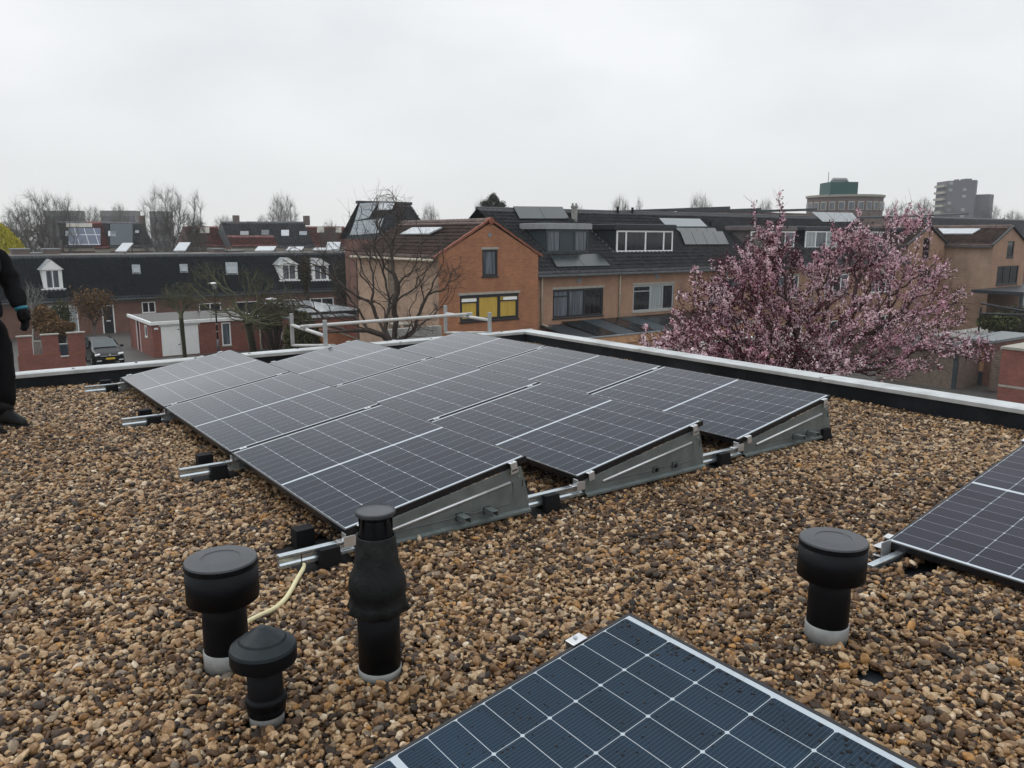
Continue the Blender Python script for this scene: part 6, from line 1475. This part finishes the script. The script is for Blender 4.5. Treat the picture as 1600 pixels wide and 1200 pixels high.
for (cx, y0_, y1_, n) in ((1219,300,350,4), (1179,316,370,4), (1128,455,500,4), (1452,325,372,6), (1437,320,360,4), (1300,345,380,4), (1340,325,360,4), (1545,540,556,4), (1040,510,540,4)):
    pts.append(np.array([D(cx + g.uniform(-3,3)+ (yy-y0_)*.05, yy, dp+.3) for yy in np.linspace(y0_, y1_, n)]))
pts = np.vstack(pts); B = D(1255, 640, dp); base = np.array([B[0], B[1], G]); up = D(1255, 640, dp)
tb, sk = tree(base, pts, 'bark_red', 'pink blossoming plum tree behind the right parapet', name='blossom_tree', seed=5, trunk_r=.20, k=.42, per=1, tl=.32, rt=.0058, twr=.0030, up=tuple(up), sub=4, rmax=.016, pw=2.15, spread=.55)
P_, par_, dr_, r_n, ch_ = sk
thin = np.where(r_n < .017)[0]
# blossom sits along the thin shoots, denser towards the tips
nb = 84000; j = thin[g.integers(0, len(thin), nb)]; tfr = g.random((nb,1)); p = P_[j]*(1-tfr) + P_[par_[j]]*tfr
clump = (np.sin(p[:,0]*3.1+1)*np.sin(p[:,1]*2.7)*np.sin(p[:,2]*3.3+2)); keep = g.random(nb) < (.42 + .50*clump)
relx = (p - CAM); pxv = 800 + F_PX*(relx@RGT)/(relx@FWD)
keep &= g.random(nb) < np.clip(1.0 - (pxv-1200)/560, .33, .9)
p = p[keep] + g.normal(0, .024, (keep.sum(), 3)); base_t = .5 + .28*np.sin(p[:,0]*2.2)*np.sin(p[:,2]*2.5+1)
pp = np.repeat(p, 5, 0) + g.normal(0, .015, (len(p)*5, 3)); tt = np.clip(np.repeat(base_t + g.normal(0,.22,len(p)), 5) + g.normal(0, .1, len(p)*5), 0, 1)
cloud(tb, 'blossom', 'blossom', pp, .0098, g, .9, attr=tt)
nl = 46000; j = thin[g.integers(0, len(thin), nl)]; tfr = g.random((nl,1)); p = P_[j]*(1-tfr) + P_[par_[j]]*tfr
pxv = 800 + F_PX*((p-CAM)@RGT)/((p-CAM)@FWD); keep = g.random(nl) < np.clip(1.15 - np.abs(pxv-1165)/230, .12, 1); p = p[keep] + g.normal(0, .05, (keep.sum(), 3))
cloud(tb, 'leaves', 'plumleaf', p, .021, g, .5)

# ------------------------------------------------------------------ the worker at the left edge
def skin_obj(name, verts, edges, radii, mat, parent, root=0, lv=2):
    me = bpy.data.meshes.new(name); me.from_pydata([tuple(v) for v in verts], edges, []); me.materials.append(mat)
    o = bpy.data.objects.new(name, me); COL.objects.link(o); o.parent = parent; ORG[o.name] = np.zeros(3)
    m = o.modifiers.new('skin', 'SKIN'); lay = me.skin_vertices[0] if me.skin_vertices else None
    if lay is None:
        bpy.context.view_layer.objects.active = o
        bm = bmesh.new(); bm.from_mesh(me); bm.verts.layers.skin.verify(); bm.to_mesh(me); bm.free(); lay = me.skin_vertices[0]
    for i, r in enumerate(radii):
        lay.data[i].radius = r if isinstance(r, tuple) else (r, r); lay.data[i].use_root = (i == root)
    m.use_smooth_shade = True
    s = o.modifiers.new('sub', 'SUBSURF'); s.levels = lv; s.render_levels = lv
    return o
def clothm(name, col):
    m, nt, b = mat_base(name); t = N(nt, 'TexCoord').outputs['Object']; n1 = noise(nt, t, 7, 5)
    nt.links.new(ramp(nt, n1, [(.3, sc(col,.7)), (.7, sc(col,1.4))]), b.inputs['Base Color']); b.inputs['Roughness'].default_value = .85
    b.inputs['Specular IOR Level'].default_value = .15; bump(nt, b, noise(nt, t, 9, 3, .5), .5, .03); return m
M['jacket'] = clothm('black_jacket', (.0045,.0045,.0055)); M['trousers'] = clothm('black_trousers', (.0035,.0035,.0045)); M['skin'] = plain('skin', (.42,.25,.18), .55, 0, .08, 8)
M['hair'] = plain('dark_hair', (.03,.02,.015), .7, 0, .4, 30); M['boot'] = plain('black_boot', (.010,.010,.010), .6, 0, .4, 14, .3, spec=.2); M['teal_cuff'] = plain('teal_cuff', (.012,.14,.19), .6, 0, .1, 10)
pz = gz(4.1); foot_ = U(-11, 668, z=pz)
t = bpy.data.objects.new('person', None); COL.objects.link(t); ORG[t.name] = np.zeros(3)
tag(t, 'worker in black jacket, cap and boots with a teal-cuffed glove at the left edge', 'person')
t.location = (foot_[0], foot_[1], pz); t.rotation_euler = (0, 0, math.atan2(RGT[1], RGT[0]) + math.radians(-22))   # local +x = facing
# local frame: +x forward, +y left, z up
hip = .95
body = skin_obj('body', [(0,0,1.0),(0.0,0,1.25),(0.0,0,1.44),(.035,0,1.53),(.07,0,1.60),(.08,0,1.66),(.07,0,1.74)], [(0,1),(1,2),(2,3),(3,4),(4,5),(5,6)],
                [(.12,.15),(.12,.16),(.09,.12),(.055,.058),(.075,.07),(.095,.08),(.085,.075)], M['skin'], t)
b = MB(); b.add([(.118,-.013,1.635),(.118,.013,1.635),(.145,0,1.632),(.117,0,1.675)], [(0,1,2),(0,2,3),(1,3,2),(0,3,1)]); b.build('nose', M['skin'], t, local=True)
for s_ in (-1, 1):
    MB().obox((.112, s_*.033, 1.672), (.006,0,0), (0,.014,0), (0,0,.006)).build('eye', M['darkframe'], t, local=True, bevel=.003)
    MB().obox((.02, s_*.082, 1.655), (.018,0,0), (0,.008,0), (0,0,.03)).build('ear', M['skin'], t, local=True, bevel=.006)
MB().obox((.112, 0, 1.602), (.004,0,0), (0,.024,0), (0,0,.005)).build('mouth', plain('lips', (.3,.12,.1), .5, 0, .05, 9), t, local=True, bevel=.002)
MB().lathe([(.093,1.655),(.096,1.69),(.085,1.70)], (.005,0,0), 20).build('hair', M['hair'], t, local=True, smooth=True)
b = MB(); b.lathe([(.108,1.695),(.112,1.72),(.104,1.765),(.075,1.797),(.0,1.808)], (.018,0,0), 28); cap_ = b.build('cap', M['jacket'], t, local=True, smooth=True)
b = MB(); pr = [(.09,-.07,1.705),(.13,-.072,1.70),(.175,-.05,1.695),(.19,0,1.694),(.175,.05,1.695),(.13,.072,1.70),(.09,.07,1.705)]; b.prism(pr, (0,0,.006)); b.build('cap_peak', M['jacket'], cap_, local=True)
for o_ in t.children:
    if o_.name.split('.')[0] in ('nose','eye','ear','mouth','hair','cap'): o_.location.x += .05
jk = skin_obj('jacket', [(0,0,.90),(-.005,0,1.08),(0,0,1.27),(0,0,1.42),(0,0,1.51),
                         (0,.15,1.435),(.01,.225,1.34),(.04,.265,1.14),(.16,.24,.97),
                         (0,-.15,1.435),(.01,-.225,1.34),(.07,-.27,1.13),(.20,-.25,.97)],
              [(0,1),(1,2),(2,3),(3,4),(3,5),(5,6),(6,7),(7,8),(3,9),(9,10),(10,11),(11,12)],
              [(.14,.19),(.15,.195),(.165,.215),(.135,.19),(.07,.08),(.095,.095),(.09,.09),(.078,.078),(.062,.062),(.095,.095),(.09,.09),(.078,.078),(.062,.062)], M['jacket'], t, root=1)
MB().obox((.138, -.12, 1.335), (.003,0,0), (0,.03,0), (0,0,.006)).build('reflective_tag', M['white'], jk, local=True)
tr = skin_obj('trousers', [(0,0,1.0),(0,0,.90),(0,.10,.84),(.02,.115,.50),(-.01,.12,.12),(0,-.10,.84),(.03,-.115,.50),(.03,-.12,.12)],
              [(0,1),(1,2),(2,3),(3,4),(1,5),(5,6),(6,7)], [(.155,.19),(.155,.19),(.13,.12),(.105,.10),(.09,.09),(.13,.12),(.105,.10),(.09,.09)], M['trousers'], t, root=1)
tx_ = bpy.data.textures.new('cloth_folds', 'CLOUDS'); tx_.noise_scale = .11; tx_.noise_depth = 2
for o_ in (jk, tr): dm_ = o_.modifiers.new('folds', 'DISPLACE'); dm_.texture = tx_; dm_.strength = .05; dm_.mid_level = .5
for s_, xo in ((1, -.01), (-1, .03)):
    y0 = s_*.12; secs = [(-.10,.0,.05,.11),(-.06,.0,.062,.17),(.02,.0,.06,.17),(.09,.0,.052,.12),(.15,.0,.055,.09),(.20,.0,.048,.075),(.235,.0,.03,.05)]
    b = MB(); K = 12; vs = []; fs = []
    for (xx, z0_, w, h_) in secs:
        for k in range(K):
            a = 2*PI*k/K; vs.append((xo+xx, y0 + w*math.cos(a), max(.0, h_/2 + h_/2*math.sin(a)) if math.sin(a) > -.5 else 0.0))
    for i in range(len(secs)-1):
        for k in range(K): fs.append((i*K+k, i*K+(k+1)%K, (i+1)*K+(k+1)%K, (i+1)*K+k))
    fs += [tuple(range(K)), tuple(range((len(secs)-1)*K, len(secs)*K))]; b.v = vs; b.f = fs
    o = b.build('boot', M['boot'], t, smooth=True, local=True); m = o.modifiers.new('sub', 'SUBSURF'); m.levels = 1; m.render_levels = 1
    MB().box(xo-.11, xo+.24, y0-.055, y0+.055, -.005, .018).build('sole', M['rubber'], o, local=True, bevel=.012)
    MB().tube([(xo-.005, y0, .10), (xo, y0, .22)], [.072, .075], 16).build('boot_shaft', M['boot'], o, local=True, smooth=True)
    b = MB()
    for q_ in range(4): b.tube([(xo+.075-.012*q_, y0-.03, .115+.022*q_), (xo+.085-.012*q_, y0, .13+.022*q_), (xo+.075-.012*q_, y0+.03, .115+.022*q_)], .004, 5)
    b.build('laces', M['pvc'], o, local=True)
    w = np.array([.16,.24,.97]) if s_ > 0 else np.array([.20,-.25,.97]); dn = np.array([.30,0,-.95]); dn /= np.linalg.norm(dn); fw = np.array([.95,0,.3]); sd_ = np.array([0,1,0])
    vs = [w, w+dn*.05, w+dn*.10]; ed = [(0,1),(1,2)]; rd = [(.044,.044),(.052,.044),(.054,.038)]
    for f_, (off, ln) in enumerate(((.030,.075),(.010,.085),(-.010,.080),(-.029,.065))):
        i0 = len(vs); p0_ = w + dn*.115 + fw*off; vs += [p0_, p0_+dn*ln*.5 + sd_*(-s_*.012), p0_+dn*ln*.9 + sd_*(-s_*.035)]; ed += [(2,i0),(i0,i0+1),(i0+1,i0+2)]; rd += [(.017,.017),(.0155,.0155),(.014,.014)]
    i0 = len(vs); p0_ = w + dn*.05 + fw*.045; vs += [p0_, p0_+dn*.035+fw*.018, p0_+dn*.065+fw*.018+sd_*(-s_*.01)]; ed += [(1,i0),(i0,i0+1),(i0+1,i0+2)]; rd += [(.018,.018),(.016,.016),(.014,.014)]
    gl_ = skin_obj('glove', vs, ed, rd, M['jacket'], t)
    MB().tube([w-dn*.010+fw*.004, w+dn*.016+fw*.004], [.050,.049], 16).build('cuff', M['teal_cuff'], gl_, local=True, smooth=True)

# ------------------------------------------------------------------ damp spring air
HAZE = True
if HAZE:
    hz_ = MB().box(-60, 460, -60, 430, G-1.0, 34).build('haze', bpy.data.materials.new('haze'), None)
    m = hz_.data.materials[0]; m.use_nodes = True; nt = m.node_tree; nt.nodes.clear(); out = nt.nodes.new('ShaderNodeOutputMaterial'); v = nt.nodes.new('ShaderNodeVolumePrincipled')
    v.inputs['Color'].default_value = (.88,.90,.92,1); v.inputs['Density'].default_value = .0004; v.inputs['Anisotropy'].default_value = .2
    nt.links.new(v.outputs[0], out.inputs['Volume']); tag(hz_, 'pale damp haze filling the air over the roofs', 'haze', kind='stuff')
